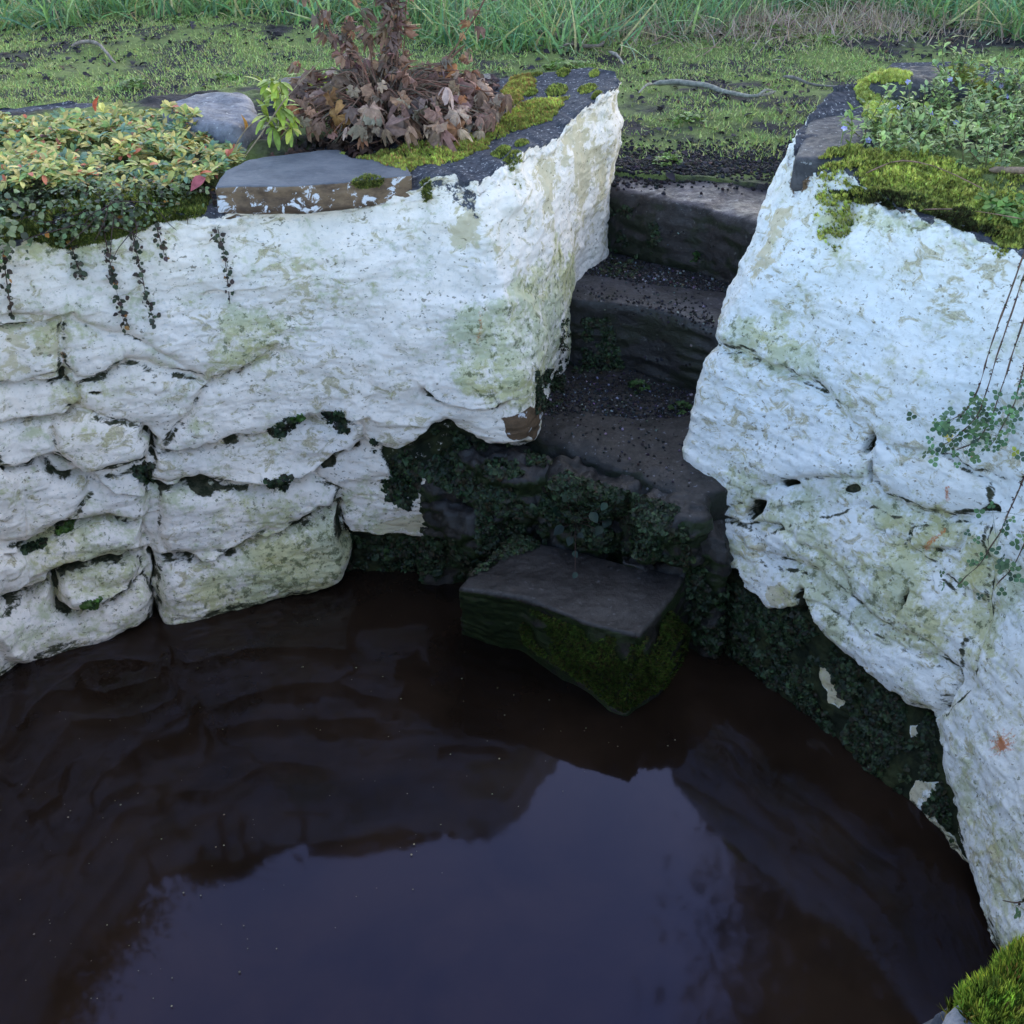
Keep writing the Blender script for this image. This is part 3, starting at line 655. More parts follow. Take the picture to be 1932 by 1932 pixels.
b5 = rock('coping_stone', [P2(1635, 165, 1.34), P2(1655, 130, 1.36), P2(1720, 118, 1.36), P2(1830, 130, 1.36), P2(1840, 155, 1.35), P2(1740, 170, 1.34)], 1.2, 1.355, DARKS, wallB, .012, .018, 6, .03)
b5['label'] = 'dark rounded stone at the far end'

b6 = rock('coping_stone', [P2(1772, 1950, 1.25), P2(1800, 1898, 1.25), P2(1850, 1862, 1.25), P2(1935, 1800, 1.25), P2(2150, 1850, 1.25), P2(2100, 2250, 1.25), P2(1800, 2200, 1.25)], 1.0, 1.262, GREYS, wallB, .008, .012, 8, .02)
b6['label'] = 'weathered grey stone nearest the camera'
# ------------------------------------------------------------------ the steps
steps = empty('stone_steps', (.35, 3.3, .5), 'dark wet stone steps going down between the two whitewashed walls', 'steps')
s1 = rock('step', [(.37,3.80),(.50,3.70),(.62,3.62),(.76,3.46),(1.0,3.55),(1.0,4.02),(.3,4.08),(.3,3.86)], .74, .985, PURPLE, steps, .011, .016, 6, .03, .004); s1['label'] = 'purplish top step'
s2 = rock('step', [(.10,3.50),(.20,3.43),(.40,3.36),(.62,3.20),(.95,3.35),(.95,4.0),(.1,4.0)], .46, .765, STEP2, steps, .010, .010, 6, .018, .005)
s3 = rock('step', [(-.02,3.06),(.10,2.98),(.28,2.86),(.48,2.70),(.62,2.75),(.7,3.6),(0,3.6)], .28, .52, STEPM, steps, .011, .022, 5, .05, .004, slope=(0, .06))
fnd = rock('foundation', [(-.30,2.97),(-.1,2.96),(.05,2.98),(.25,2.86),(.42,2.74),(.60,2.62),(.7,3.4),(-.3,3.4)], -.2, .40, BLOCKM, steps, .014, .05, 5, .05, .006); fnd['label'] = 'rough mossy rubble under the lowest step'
Sx = [fnd]
for (x, y, z, rx, ry, rz, kk) in ((.02, 2.95, .40, .17, .10, .07, 1), (.25, 2.84, .42, .16, .08, .055, 2), (.44, 2.71, .38, .10, .08, .08, 3), (-.08, 2.95, .25, .16, .08, .08, 4), (.20, 2.86, .28, .15, .08, .07, 5), (.42, 2.72, .20, .12, .07, .08, 6)):
    a = np.linspace(0, 2 * math.pi, 7, endpoint=False) + kk
    Sx.append(rock('rubble_stone', [(x + rx * math.cos(t) * (1 + .22 * math.sin(2 * t + kk * 2.1)), y + ry * math.sin(t) * (1 + .2 * math.sin(3 * t + kk))) for t in a], z - rz, z + rz, mat=BLOCKM, parent=steps, vox=.009, amp=.05, f=8, bevel=.018, slope=(.12 * math.sin(kk * 5), .15)))

# the block standing in the water
bt = [P2(868, 1112, .27), P2(905, 1068, .27), P2(968, 1012, .27), P2(1090, 1040, .27), P2(1180, 1062, .27), P2(1290, 1088, .27), P2(1262, 1132, .27), P2(1208, 1199, .27), P2(1100, 1172, .27), P2(985, 1128, .27)]
bl = [P2(870, 1168, 0), P2(925, 1150, 0), P2(968, 1110, 0), P2(1090, 1110, 0), P2(1180, 1130, 0), P2(1320, 1190, 0), P2(1262, 1290, 0), P2(1172, 1352, 0), P2(1100, 1290, 0), P2(985, 1210, 0)]
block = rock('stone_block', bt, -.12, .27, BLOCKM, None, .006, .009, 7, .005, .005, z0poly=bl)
tag(block, 'dark flat-topped stone block with mossy sides standing in the water', 'stone block')
bvh_wall = bvh_of(wallA, wallB, slab, b4, b3, bb, b5, b6)
bvh_step = bvh_of(s1, s2, s3, block, *Sx)
bvh_ground = bvh_of(g)
bvh_all = bvh_of(wallA, wallB, slab, b4, s1, s2, s3, block, g, *Sx)

def hit(u, v, bvh=None):
    d = Vector(ray(u, v)).normalized()
    p, n, i, t = (bvh or bvh_all).ray_cast(Vector((0, 0, CAM_H)), d)
    if p is None: return None, None
    if n.dot(d) > 0: n = -n
    return np.array(p), np.array(n)
def drop(x, y, bvh, z=1.8):
    p, n, i, t = bvh.ray_cast(Vector((x, y, z)), Vector((0, 0, -1)))
    if p is None: return None, None
    return np.array(p), np.array(n if n.z > 0 else -n)
def in_poly_px(poly, N):
    poly = np.array(poly, float); lo, hi = poly.min(0), poly.max(0); out = []
    while sum(map(len, out)) < N:
        q = rng.uniform(lo, hi, (N * 2, 2)); out.append(q[poly_sd(q, poly) > 0])
    return np.concatenate(out)[:N]
def on_surface_px(poly, N, bvh=None, jit=0):
    P, Nn = [], []
    for u, v in in_poly_px(poly, N):
        p, n = hit(u, v, bvh)
        if p is not None: P.append(p); Nn.append(n)
    return np.array(P), np.array(Nn)
def in_poly_xy(poly, N, bvh):
    P, Nn = [], []
    for x, y in in_poly_px(poly, N):
        p, n = drop(x, y, bvh)
        if p is not None: P.append(p); Nn.append(n)
    return np.array(P), np.array(Nn)
def xy_poly(px, z): return [P2(u, v, z) for u, v in px]
#@@OBJECTS
# ------------------------------------------------------------------ moss
MOSS_T = []
for q in range(3):
    Vs, Fs, n = [], [], 0
    r_ = np.random.default_rng(q)
    for a in range(5):
        tv, tf = blade(1, .14, .2)
        al, be = a / 5 * 6.283 + r_.uniform(0, .5), r_.uniform(.25, 1.0)
        d = np.array([math.cos(al) * math.sin(be), math.sin(al) * math.sin(be), math.cos(be)]); sx = np.array([-math.sin(al), math.cos(al), 0]); nz = np.cross(sx, d)
        Vs.append(tv[:, :1] * sx + tv[:, 1:2] * d + tv[:, 2:3] * nz); Fs.append(tf + n); n += len(tv)
    MOSS_T.append((np.concatenate(Vs), np.concatenate(Fs)))
def moss_on(name, label, P, Nn, sd, h, size, cols, dens_col=None, w=None, group=None, lift=None):
    """a cushion of short moss leaves standing on points P of a surface; sd = distance in from the patch edge (m)"""
    N = len(P); b = Bag()
    lump = .6 + .7 * fbm(P, 16, 3, 41) + .35 * vnoise(P, 45, 5)
    hh = h * np.clip(sd / (h * 1.6 + .004), 0, 1) ** .5 * np.clip(lump, .15, 1.4)
    lay = rng.uniform(.35, 1, N)
    T = P + Nn * (hh * lay)[:, None]
    D = unit(Nn + .35 * np.array([0, 0, 1]) + rng.normal(0, .30, P.shape)); X, Y, Z = frames(rng.normal(size=P.shape), D)
    X = unit(np.cross(D, rng.normal(size=P.shape))); Y = np.cross(D, X)
    C = tint(N, cols, w, .16); pv = .75 + .8 * np.clip(fbm(P, 12, 3, 9) + .3, 0, 1); C = np.clip(C * pv[:, None], 0, .9)
    S = size * rng.uniform(.7, 1.3, N)
    for q in range(3):
        m = np.arange(N) % 3 == q
        b.stamp(MOSS_T[q], T[m] - D[m] * (S[m] * .35)[:, None], X[m], Y[m], D[m], S[m], C[m])
    # the cushion's own body, under the leaves
    o = b.build(name, MOSSM); tag(o, label, 'moss', group); return o
def moss_top(name, label, px, z, N, h, size, cols, bvh=None, group=None, w=None):
    poly = np.array(xy_poly(px, z)); P, Nn = in_poly_xy(poly, N, bvh or bvh_wall)
    sd = poly_sd(P[:, :2], poly) + min(.02, poly_sd(P[:, :2], poly).max() * .3) * fbm(P, 20, 3, 3); sd = sd - .012 * (1 + fbm(P, 30, 2, 12)) * (len(P) > 2000); k_ = (sd > 0) & (Nn[:, 2] > .62)
    if not k_.any(): print('EMPTY', label, len(P)); return
    return moss_on(name, label, P[k_], Nn[k_], sd[k_], h, size, cols, w=w, group=group)
YG, OL, OR, DG = (.46, .52, .12), (.30, .32, .08), (.42, .26, .10), (.10, .13, .045)
moss_top('moss_patch', 'olive and rust moss band along the front edge behind the flat slate slab', [(630,288),(700,268),(800,264),(890,246),(930,225),(1000,200),(1075,205),(1065,235),(1000,250),(945,262),(925,278),(860,300),(790,303),(765,322),(700,304)], 1.265, 15000, .034, .008, [YG, OL, OR], w=[5, 3, 2])
moss_top('moss_patch', 'brownish moss at the back corner of the left wall top', [(945,165),(985,148),(1020,152),(1015,175),(970,200),(935,192)], 1.28, 3500, .022, .009, [OL, OR, YG], w=[3, 3, 2])
moss_top('moss_patch', 'bright lime moss on the back stones left of the withered plant', [(492,205),(520,170),(580,152),(660,143),(670,175),(600,195),(545,205)], 1.29, 7000, .035, .011, [(.56, .70, .16), YG], bvh_of(wallA, b3))
moss_top('moss_patch', 'lime yellow moss mound at the inner edge of the right wall stones', [(1605,178),(1632,146),(1700,158),(1715,182),(1700,200),(1730,225),(1690,245),(1640,232)], 1.31, 9000, .04, .011, [(.66, .72, .24), YG])
moss_top('moss_patch', 'long yellow green moss mat along the front edge of the right wall', [(1530,318),(1560,298),(1640,292),(1740,298),(1800,305),(1990,320),(2010,440),(1900,440),(1830,405),(1745,370),(1650,362),(1590,372),(1545,345)], 1.27, 30000, .055, .009, [YG, (.62, .64, .18), OL, DG], w=[4, 3, 3, 1.5])
moss_top('moss_patch', 'small yellow moss mound behind the flowering plant', [(1770,150),(1830,146),(1895,160),(1890,185),(1790,188)], 1.31, 4000, .035, .011, [YG, (.56, .58, .18)], bvh_of(wallB, b5))
sm = [(1050,186,22,'olive cushion'),(1108,191,20,'rusty cushion near the pointed corner'),(1062,163,14,'cushion'),(1012,157,16,'c'),(945,284,20,'c'),(985,276,14,'c'),(968,300,20,'c'),(1078,152,12,'c'),(1120,170,10,'c'),(1000,183,15,'c'),(1035,218,15,'c'),(1125,210,9,'c')]
for i, (u, v, r_, _) in enumerate(sm):
    moss_top('moss_cushion', 'small round moss cushion dotted on the dark stone top of the left wall', [(u + r_ * math.cos(a), v + r_ * .42 * math.sin(a)) for a in np.linspace(0, 6.28, 9)[:-1]], 1.275, 420, .016, .008, [OL, YG, DG], group='small moss cushions on the left wall top')
# moss spilling over the front edge at the left
P, Nn = on_surface_px([(-10,350),(330,350),(400,372),(385,405),(300,420),(220,450),(120,468),(60,450),(-10,462)], 15000, bvh_wall)
q = project(P); sd = poly_sd(q, [(-10,350),(330,350),(400,372),(385,405),(300,420),(220,450),(120,468),(60,450),(-40,462),(-40,350)]) / 650 + .012 * fbm(P, 18, 3, 8); k_ = sd > 0
moss_on('moss_patch', 'dark green moss hanging over the left wall edge under the creeper', P[k_], Nn[k_], sd[k_], .035, .012, [DG, OL, (.10, .14, .02)], w=[4, 3, 2])
for px, lab, n_ in (([(660,345),(690,330),(725,338),(715,352),(680,356)], 'little green moss tuft on the plaster below the slate slab', 500), ([(795,345),(812,335),(815,375),(800,378)], 'narrow moss tuft on the plaster below the mossy corner', 350)):
    P, Nn = on_surface_px(px, n_, bvh_wall); moss_on('moss_tuft', lab, P, Nn, np.full(len(P), .02), .008, .008, [DG, OL])
# dark earthy fringe under the right moss mat
P, Nn = on_surface_px([(1560,360),(1650,362),(1740,372),(1830,405),(1932,435),(1932,470),(1850,440),(1800,430),(1780,412),(1700,392),(1600,380)], 5000, bvh_wall)
moss_on('moss_patch', 'brown black mossy fringe hanging below the yellow moss mat on the right', P, Nn, .03 * (vnoise(P, 25, 4) > -.1) + .001, .018, .010, [(.03, .03, .015), (.05, .045, .02), DG])
P, Nn = on_surface_px([(1560,352),(1660,350),(1745,368),(1830,402),(1940,425),(1940,462),(1870,448),(1800,425),(1740,400),(1660,385),(1590,385)], 5000, bvh_wall); k_ = fbm(P, 14, 3, 29) > -.02
moss_on('moss_patch', 'yellow green moss lapping over the front lip of the right wall', P[k_], Nn[k_], np.full(k_.sum(), .03), .018, .009, [YG, OL, DG], w=[2, 3, 3])
# block sides
P, Nn = on_surface_px([(985,1140),(1100,1185),(1205,1215),(1262,1150),(1310,1200),(1260,1290),(1175,1345),(1090,1280),(985,1210)], 9000, bvh_of(block)); k_ = (Nn[:, 2] < .5) & (fbm(P, 9, 3, 2) > -.25)
moss_on('moss_patch', 'dark green moss clinging to the sides of the block in the water', P[k_], Nn[k_], np.full(k_.sum(), .02), .018, .009, [(.06, .11, .02), (.10, .15, .03), (.03, .045, .012), (.08, .065, .025)])
# near moss at the photographer's edge of the wall
npx = [(1850,1905),(1832,1868),(1862,1835),(1905,1800),(1945,1750),(2050,1690),(2200,1800),(2200,2150),(1830,2150),(1835,1960)]
npx = [(1812,1905),(1800,1868),(1838,1842),(1850,1812),(1885,1800),(1905,1762),(1935,1740),(2100,1690),(2200,2150),(1850,2150),(1846,1960)]
poly = np.array(xy_poly(npx, 1.26)); P, Nn = in_poly_xy(poly, 3600, bvh_wall); sd = poly_sd(P[:, :2], poly); P[:, 2] = np.clip(P[:, 2], 1.22, 1.27); Nn[:] = (0, 0, 1)
def star_t(seed):
    r_ = np.random.default_rng(seed); Vs, Fs, n = [], [], 0
    for a in range(16):
        tv, tf = blade(2, .085, .45); al = a * 2.4; be = .25 + 1.15 * (a / 16) + r_.normal(0, .08); d = np.array([math.cos(al) * math.sin(be), math.sin(al) * math.sin(be), math.cos(be)]); sx = np.array([-math.sin(al), math.cos(al), 0]); nz = np.cross(sx, d)
        Vs.append(tv[:, :1] * sx + tv[:, 1:2] * d + tv[:, 2:3] * nz + [0, 0, -.25 * a / 16]); Fs.append(tf + n); n += len(tv)
    return np.concatenate(Vs), np.concatenate(Fs)
b = Bag(); k_ = (sd > 0) & (Nn[:, 2] > .2); P, Nn, sd = P[k_], Nn[k_], sd[k_]; hh = .035 * np.clip(sd / .05, 0, 1) ** .6 * (.7 + .5 * fbm(P, 25, 2, 4)); T = P + Nn * (hh * rng.uniform(.5, 1, len(P)))[:, None]
D = rand_dirs(len(P), tilt=(0, .55)); X = unit(np.cross(D, rng.normal(size=P.shape)))
b.stamp(star_t(1), T, X, np.cross(D, X), D, rng.uniform(.010, .018, len(P)), tint(len(P), [(.36, .44, .06), (.17, .25, .035), (.06, .10, .015), (.30, .20, .06)], [3, 4, 4, .6], .25))
tag(b.build('moss_clump', MOSSM), 'vivid green starry moss clump in the near bottom right corner', 'moss')

# ------------------------------------------------------------------ liverwort on the damp stones
BARE = [[(1530,1255),(1558,1262),(1578,1300),(1572,1345),(1552,1335),(1535,1290)], [(1705,1480),(1742,1478),(1738,1530),(1760,1570),(1800,1640),(1790,1665),(1755,1640),(1735,1580),(1695,1540)], [(1705,1375),(1735,1362),(1725,1395),(1708,1398)]]
LIV = []
for q in range(3):
    tv, tf = palmate(9, 20 + q, .25, .25); LIV.append((tv, tf))
def liverwort(label, polys, N, size, cols, bvh=None, thr=-.05):
    b = Bag(); PP, NN = [], []
    for p in polys:
        P, Nn = on_surface_px(p, int(N * 1.9) // len(polys), bvh); PP.append(P); NN.append(Nn)
    P, Nn = np.concatenate(PP), np.concatenate(NN); k_ = fbm(P, 16, 3, 15) > thr
    for e_ in BARE: k_ &= poly_sd(project(P), e_) < -5
    P, Nn = P[k_], Nn[k_]; n = len(P)
    D = unit(Nn + rng.normal(0, .35, P.shape)); Y = unit(np.cross(D, rng.normal(size=P.shape)) + np.array([0, 0, -.5])); Y = unit(Y - D * (Y * D).sum(-1, keepdims=True)); X = np.cross(Y, D)
    C = tint(n, cols, None, .25); S = size * rng.uniform(.3, .95, n)
    for q in range(3):
        m = np.arange(n) % 3 == q
        b.stamp(LIV[q], P[m] + Nn[m] * rng.uniform(.001, .008, (m.sum(), 1)), X[m], Y[m], D[m], S[m], C[m])
    o = b.build('liverwort', FOL); tag(o, label, 'liverwort'); o['kind'] = 'stuff'; return o
LC = [(.016, .030, .014), (.028, .050, .022), (.045, .072, .032), (.03, .028, .016)]
liverwort('dark liverwort carpet around the foot of the left wall beside the steps', [[(700,828),(740,862),(840,798),(905,838),(1000,850),(1090,900),(1060,960),(1000,950),(880,940),(800,900),(770,962),(730,940)], [(655,1010),(870,1015),(990,960),(1020,1010),(900,1085),(655,1108)], [(900,930),(1100,900),(1110,980),(1000,1040),(900,1060)], [(1080,900),(1180,930),(1240,1000),(1180,1040),(1080,1030)], [(1180,930),(1285,960),(1300,1060),(1200,1050)]], 6600, .017, LC, thr=-.16)
liverwort('dark liverwort carpet on the undercut foot of the right wall', [[(1290,1040),(1400,1113),(1447,1150),(1504,1150),(1537,1190),(1597,1246),(1712,1336),(1759,1350),(1766,1447),(1790,1516),(1800,1640),(1700,1540),(1590,1420),(1480,1340),(1300,1200)]], 4200, .016, LC, thr=-.12)
liverwort('dark mossy growth creeping over the left ends of the upper steps', [[(1150,390),(1235,385),(1250,450),(1200,525),(1130,520)], [(1060,600),(1150,600),(1180,700),(1050,705)], [(1010,700),(1070,690),(1060,760),(1010,780)]], 1500, .011, LC, thr=-.1)
liverwort('small dark liverwort tufts in the joints of the left wall', [[(500,815),(545,785),(570,792),(530,828)], [(600,775),(650,778),(660,812),(640,815)], [(250,885),(285,870),(290,912),(262,908)], [(500,905),(550,900),(540,925),(505,920)], [(40,1035),(90,1015),(85,1030),(45,1045)]], 230, .014, LC, thr=-1)
liverwort('bright green liverwort scraps on the lower left stones', [[(105,1000),(140,982),(138,998),(108,1010)], [(150,1140),(190,1130),(185,1148),(155,1150)], [(545,793),(570,780),(572,795)]], 70, .013, [(.07, .14, .03)], thr=-1)

# ------------------------------------------------------------------ lawn, tall grass, straw
G1 = [(.33, .46, .14), (.43, .55, .17), (.50, .54, .22), (.22, .34, .11)]
def grass(name, label, XY, H, cols, wd, zf=None, bend=(.2, .9), lean=.5, w=None, mat=GRASSM):
    n = len(XY); P = np.column_stack([XY, (zf or ground_z)(XY[:, 0], XY[:, 1]) - .004]); b = Bag()
    D = rand_dirs(n, tilt=(0, lean)); X = unit(np.cross(D, rng.normal(size=P.shape))); Z = np.cross(X, D)
    C = tint(n, cols, w, .2); bs = rng.integers(0, 3, n)
    for q, bd in enumerate(np.linspace(*bend, 3)):
        m = bs == q; S = np.column_stack([np.full(m.sum(), 1.0) * wd * rng.uniform(.6, 1.3, m.sum()), H[m], H[m]])
        b.stamp(blade(3, 1.0, bd), P[m], X[m], D[m], Z[m], S, C[m])
    o = b.build(name, mat); tag(o, label, 'grass', None, 'stuff'); return o
lz = bvh_of(wallA, wallB, s1, s2, s3)
def clear_of_walls(XY):
    return np.array([(lambda h_: h_[0] is None or h_[0][2] < ground_z(np.array([x]), np.array([y]))[0] - .002)(drop(x, y, lz)) for x, y in XY])
XY = np.column_stack([rng.uniform(-3.3, 3.3, 170000), rng.uniform(3.85, 6.4, 170000)])
P3 = np.column_stack([XY, 0 * XY[:, 0]]); dens = fbm(P3, 2.2, 4, 50) + .35 * vnoise(P3, 9, 51) + .12
XY = XY[(dens > -.12 + .35 * rng.normal(size=len(XY)) * .5) & ~((XY[:, 1] < 4.05) & (XY[:, 0] > .3) & (XY[:, 0] < 1.05))]
XY = XY[clear_of_walls(XY)]
grass('lawn_grass', 'short thin mossy grass over dark soil behind the walls', XY, rng.uniform(.007, .024, len(XY)) * (1 + .8 * (rng.random(len(XY)) < .05)), G1 + [(.40, .38, .18)], .0028, w=[3, 3, 3, 2, 1.2], lean=1.0)
XY = np.column_stack([rng.uniform(-3.6, 3.6, 26000), rng.uniform(0, 1, 26000) ** 1.1 * 2.6])
edge = 5.95 + .55 * vnoise(np.column_stack([XY[:, 0], 0 * XY[:, 0], 0 * XY[:, 0]]), 1.2, 4) + .35 * sstep(.2, 1.0, XY[:, 0])
XY[:, 1] += edge; cl = vnoise(np.column_stack([XY, 0 * XY[:, 0]]), 5, 8)
XY = XY[cl > -.40 + .3 * rng.normal(size=len(XY))]
grass('tall_grass', 'tall rank green grass along the back of the lawn', XY, rng.uniform(.10, .34, len(XY)) * (1 + .3 * vnoise(np.column_stack([XY, 0 * XY[:, 0]]), 3, 3)), [(.20, .36, .14), (.28, .42, .15), (.15, .29, .15), (.50, .46, .24)], .0055, bend=(.4, 1.6), lean=.95, w=[4, 4, 4, 1.6])
ci = rng.choice(9, 3600, p=[.20, .14, .12, .12, .10, .12, .08, .07, .05]); sg_ = np.array([.22, .13, .16, .12, .2, .14, .1, .12, .1])[ci]
XY = np.column_stack([rng.normal(0, 1, 3600) * sg_ * 1.2, rng.normal(0, .16, 3600)])
cs = np.array([(.55, 6.05), (1.0, 6.15), (1.35, 6.0), (1.75, 6.2), (2.15, 6.05), (.2, 6.2), (2.6, 5.9), (1.2, 6.25), (2.9, 6.1)])[ci]
grass('dry_grass', 'straw coloured withered grass lying in front of the tall green grass', XY + cs, rng.uniform(.03, .14, 3600), [(.42, .32, .25), (.32, .24, .19), (.50, .42, .32)], .0028, bend=(.2, 1.3), lean=1.35, mat=DRY)
# leaf litter and clods
n = 5200; XY = np.column_stack([rng.uniform(-3, 3.2, n), rng.uniform(3.85, 6.5, n)]); P3 = np.column_stack([XY, 0 * XY[:, 0]])
XY = XY[(-fbm(P3, 2.2, 4, 50) + .5 * sstep(5.6, 6.1, XY[:, 1]) > .0 + .15 * rng.normal(size=n))]; XY = XY[clear_of_walls(XY)]; n = len(XY)
b = Bag(); P = np.column_stack([XY, ground_z(XY[:, 0], XY[:, 1]) + rng.uniform(0, .012, n)]); D = rand_dirs(n, tilt=(0, .7)); X = unit(np.cross(D, rng.normal(size=P.shape)))
b.stamp(leaf('round', 3, .4, .4, .5), P, X, np.cross(D, X), D, rng.uniform(.012, .035, n), tint(n, [(.035, .032, .042), (.055, .048, .058), (.10, .065, .05)], [5, 4, 1]))
tag(b.build('leaf_litter', DRY), 'dark rotted leaf litter between the grass', 'leaf litter', None, 'stuff')
# pebbles on the treads and on the path edge
def pebbles(label, XY, bvh, sz, cols, zmax=9):
    PP = []
    for x, y in XY:
        p, nn = drop(x, y, bvh)
        if p is not None and p[2] < zmax: PP.append(p)
    P = np.array(PP); n = len(P); v = np.array([(x, y, z) for z in (-.5, .5) for y in (-.5, .5) for x in (-.5, .5)]) * .8
    f = np.array([(0, 1, 3, 2), (4, 6, 7, 5), (0, 4, 5, 1), (2, 3, 7, 6), (0, 2, 6, 4), (1, 5, 7, 3)]); b = Bag()
    D = rand_dirs(n, tilt=(0, 3)); X = unit(np.cross(D, rng.normal(size=P.shape))); S = sz * rng.uniform(.4, 1.5, (n, 1)) * rng.uniform(.6, 1.2, (n, 3))
    b.stamp((v, f), P + [0, 0, .001], X, np.cross(D, X), D, S, tint(n, cols, None, .4))
    tag(b.build('gravel', PEB), label, 'gravel', None, 'stuff')
PC = [(.02, .02, .027), (.03, .03, .036), (.035, .03, .027), (.018, .015, .015), (.022, .022, .028)]
bs_ = bvh_of(s1, s2, s3)
XY = np.concatenate([np.column_stack([np.linspace(.16, .75, 2600), 3.62 - .22 * np.linspace(0, 1, 2600) + np.abs(rng.normal(0, .09, 2600)) + .03]), np.column_stack([rng.uniform(.1, .6, 2200), 3.10 + np.abs(rng.normal(0, .16, 2200))]), np.column_stack([rng.uniform(.05, .5, 260), rng.uniform(2.75, 3.2, 260)])])
pebbles('fine dark gravel lying on the treads of the steps', XY, bs_, .006, PC + PC + [(.16, .16, .18)], .9)
XY = np.column_stack([rng.uniform(.28, 1.1, 4200), rng.normal(4.05, .10, 4200)])
pebbles('dark gravel and soil heaped behind the top step', XY, bvh_of(s1, g), .010, PC)

# low weeds in the lawn
CLV = [(.11, .20, .03), (.16, .27, .05)]
def weed(P0, r_, n, size, cols, label, group, name='weed', cat='weed', tmpl=None, hh=.03):
    b = Bag(); a = rng.uniform(0, 6.283, n); q = r_ * np.sqrt(rng.uniform(0, 1, n))
    T = np.array(P0) + np.column_stack([q * np.cos(a), q * np.sin(a), hh * (1 - (q / r_) ** 2) * rng.uniform(.5, 1, n) + .004])
    D = rand_dirs(n, tilt=(0, .8)); X = unit(np.cross(D, rng.normal(size=T.shape)))
    b.stamp(tmpl or trefoil(), T, X, np.cross(D, X), D, size * rng.uniform(.6, 1.2, n), tint(n, cols))
    for i in range(0, n, 3): V_, F_ = tube([P0, T[i]], [.0012, .0008], 4); b.add(V_, F_, (.08, .11, .04))
    return tag(b.build(name, FOL), label, cat, group)
for (u, v, r_, n) in ((1445,68,.11,110), (1075,140,.12,110), (255,163,.07,60), (428,152,.05,30), (1300,232,.06,40), (350,60,.05,30), (1260,300,.05,36), (1560,90,.05,30)):
    p = at_z(u, v + 6, 1.01); weed((p[0], p[1], ground_z(np.array([p[0]]), np.array([p[1]]))[0]), r_, n, .016, CLV, 'low bright green weed patch growing in the thin lawn', 'bright weeds in the lawn')
for (u, v, r_, n, sz, lab) in ((1205,735,.035,26,.012,'small dark green clover plant in the gravel of the middle tread'), (1316,492,.02,10,.014,'tiny green seedling at the foot of the top step'), (1285,775,.035,22,.011,'low clover sprig on the lowest tread beside the right wall')):
    p, nn = hit(u, v, bvh_all); weed(p, r_, n, sz, [(.03, .075, .02), (.05, .10, .03)], lab, None, 'step_weed', 'weed')

# fallen sticks
def stick(px, z, r0, label, col_=(.20, .17, .15), name='fallen_stick', extra=None):
    pts = []
    for i, (u, v) in enumerate(px):
        p = at_z(u, v, z); pts.append([p[0], p[1], max(z, ground_z(np.array([p[0]]), np.array([p[1]]))[0]) + r0 + .012 + .01 * math.sin(i * 1.7)])
    b = Bag(); V_, F_ = tube(pts, [r0, r0 * 1.1, r0 * .7, r0 * .5], 8, .004); b.add(V_, F_, np.clip(np.array(col_) * (1 + .35 * vnoise(V_, 40, 3))[:, None], 0, 1))
    for (i, du, dv) in (extra or []):
        u, v = px[i]; p = at_z(u + du, v + dv, z); V_, F_ = tube([pts[i], [(pts[i][0] + p[0]) / 2, (pts[i][1] + p[1]) / 2, pts[i][2] + .02], [p[0], p[1], pts[i][2] + .01]], [r0 * .6, r0 * .35], 6, .002); b.add(V_, F_, col_)
    tag(b.build(name, BARK), label, 'stick', 'fallen sticks on the grass')
stick([(1232,170),(1290,171),(1335,176),(1385,190),(1425,205),(1462,192)], 1.02, .011, 'long pale curved stick lying on the grass between the two walls', (.26, .25, .21), extra=[(0, -28, 22), (4, 30, -8)])
stick([(985,78),(1040,92),(1085,108),(1130,102),(1140,98)], 1.02, .012, 'bent dark brown stick at the foot of the dry grass', (.16, .13, .11), extra=[(2, -30, 10)])
stick([(1478,153),(1505,163),(1530,170),(1590,168)], 1.02, .007, 'thin grey stick lying just left of the right wall', (.20, .18, .16))
stick([(138,105),(165,100),(190,103),(212,118),(222,135)], 1.02, .009, 'arched grey brown stick on the grass at the upper left', (.24, .20, .17))
stick([(1150,108),(1163,118),(1178,130)], 1.02, .008, 'short broken pale stick behind the pointed wall corner', (.28, .25, .22))
pA, _ = hit(1858, 352, bvh_wall); pB = at_z(1975, 322, 1.33)
b = Bag(); V_, F_ = tube([pA + [0, 0, .045], (pA + pB) / 2 + [0, 0, .02], pB], [.008, .009, .010], 8, .003); b.add(V_, F_, (.26, .18, .13))
tag(b.build('fallen_stick', BARK), 'smooth brown stick resting on the yellow moss at the right edge', 'stick', 'fallen sticks on the grass')

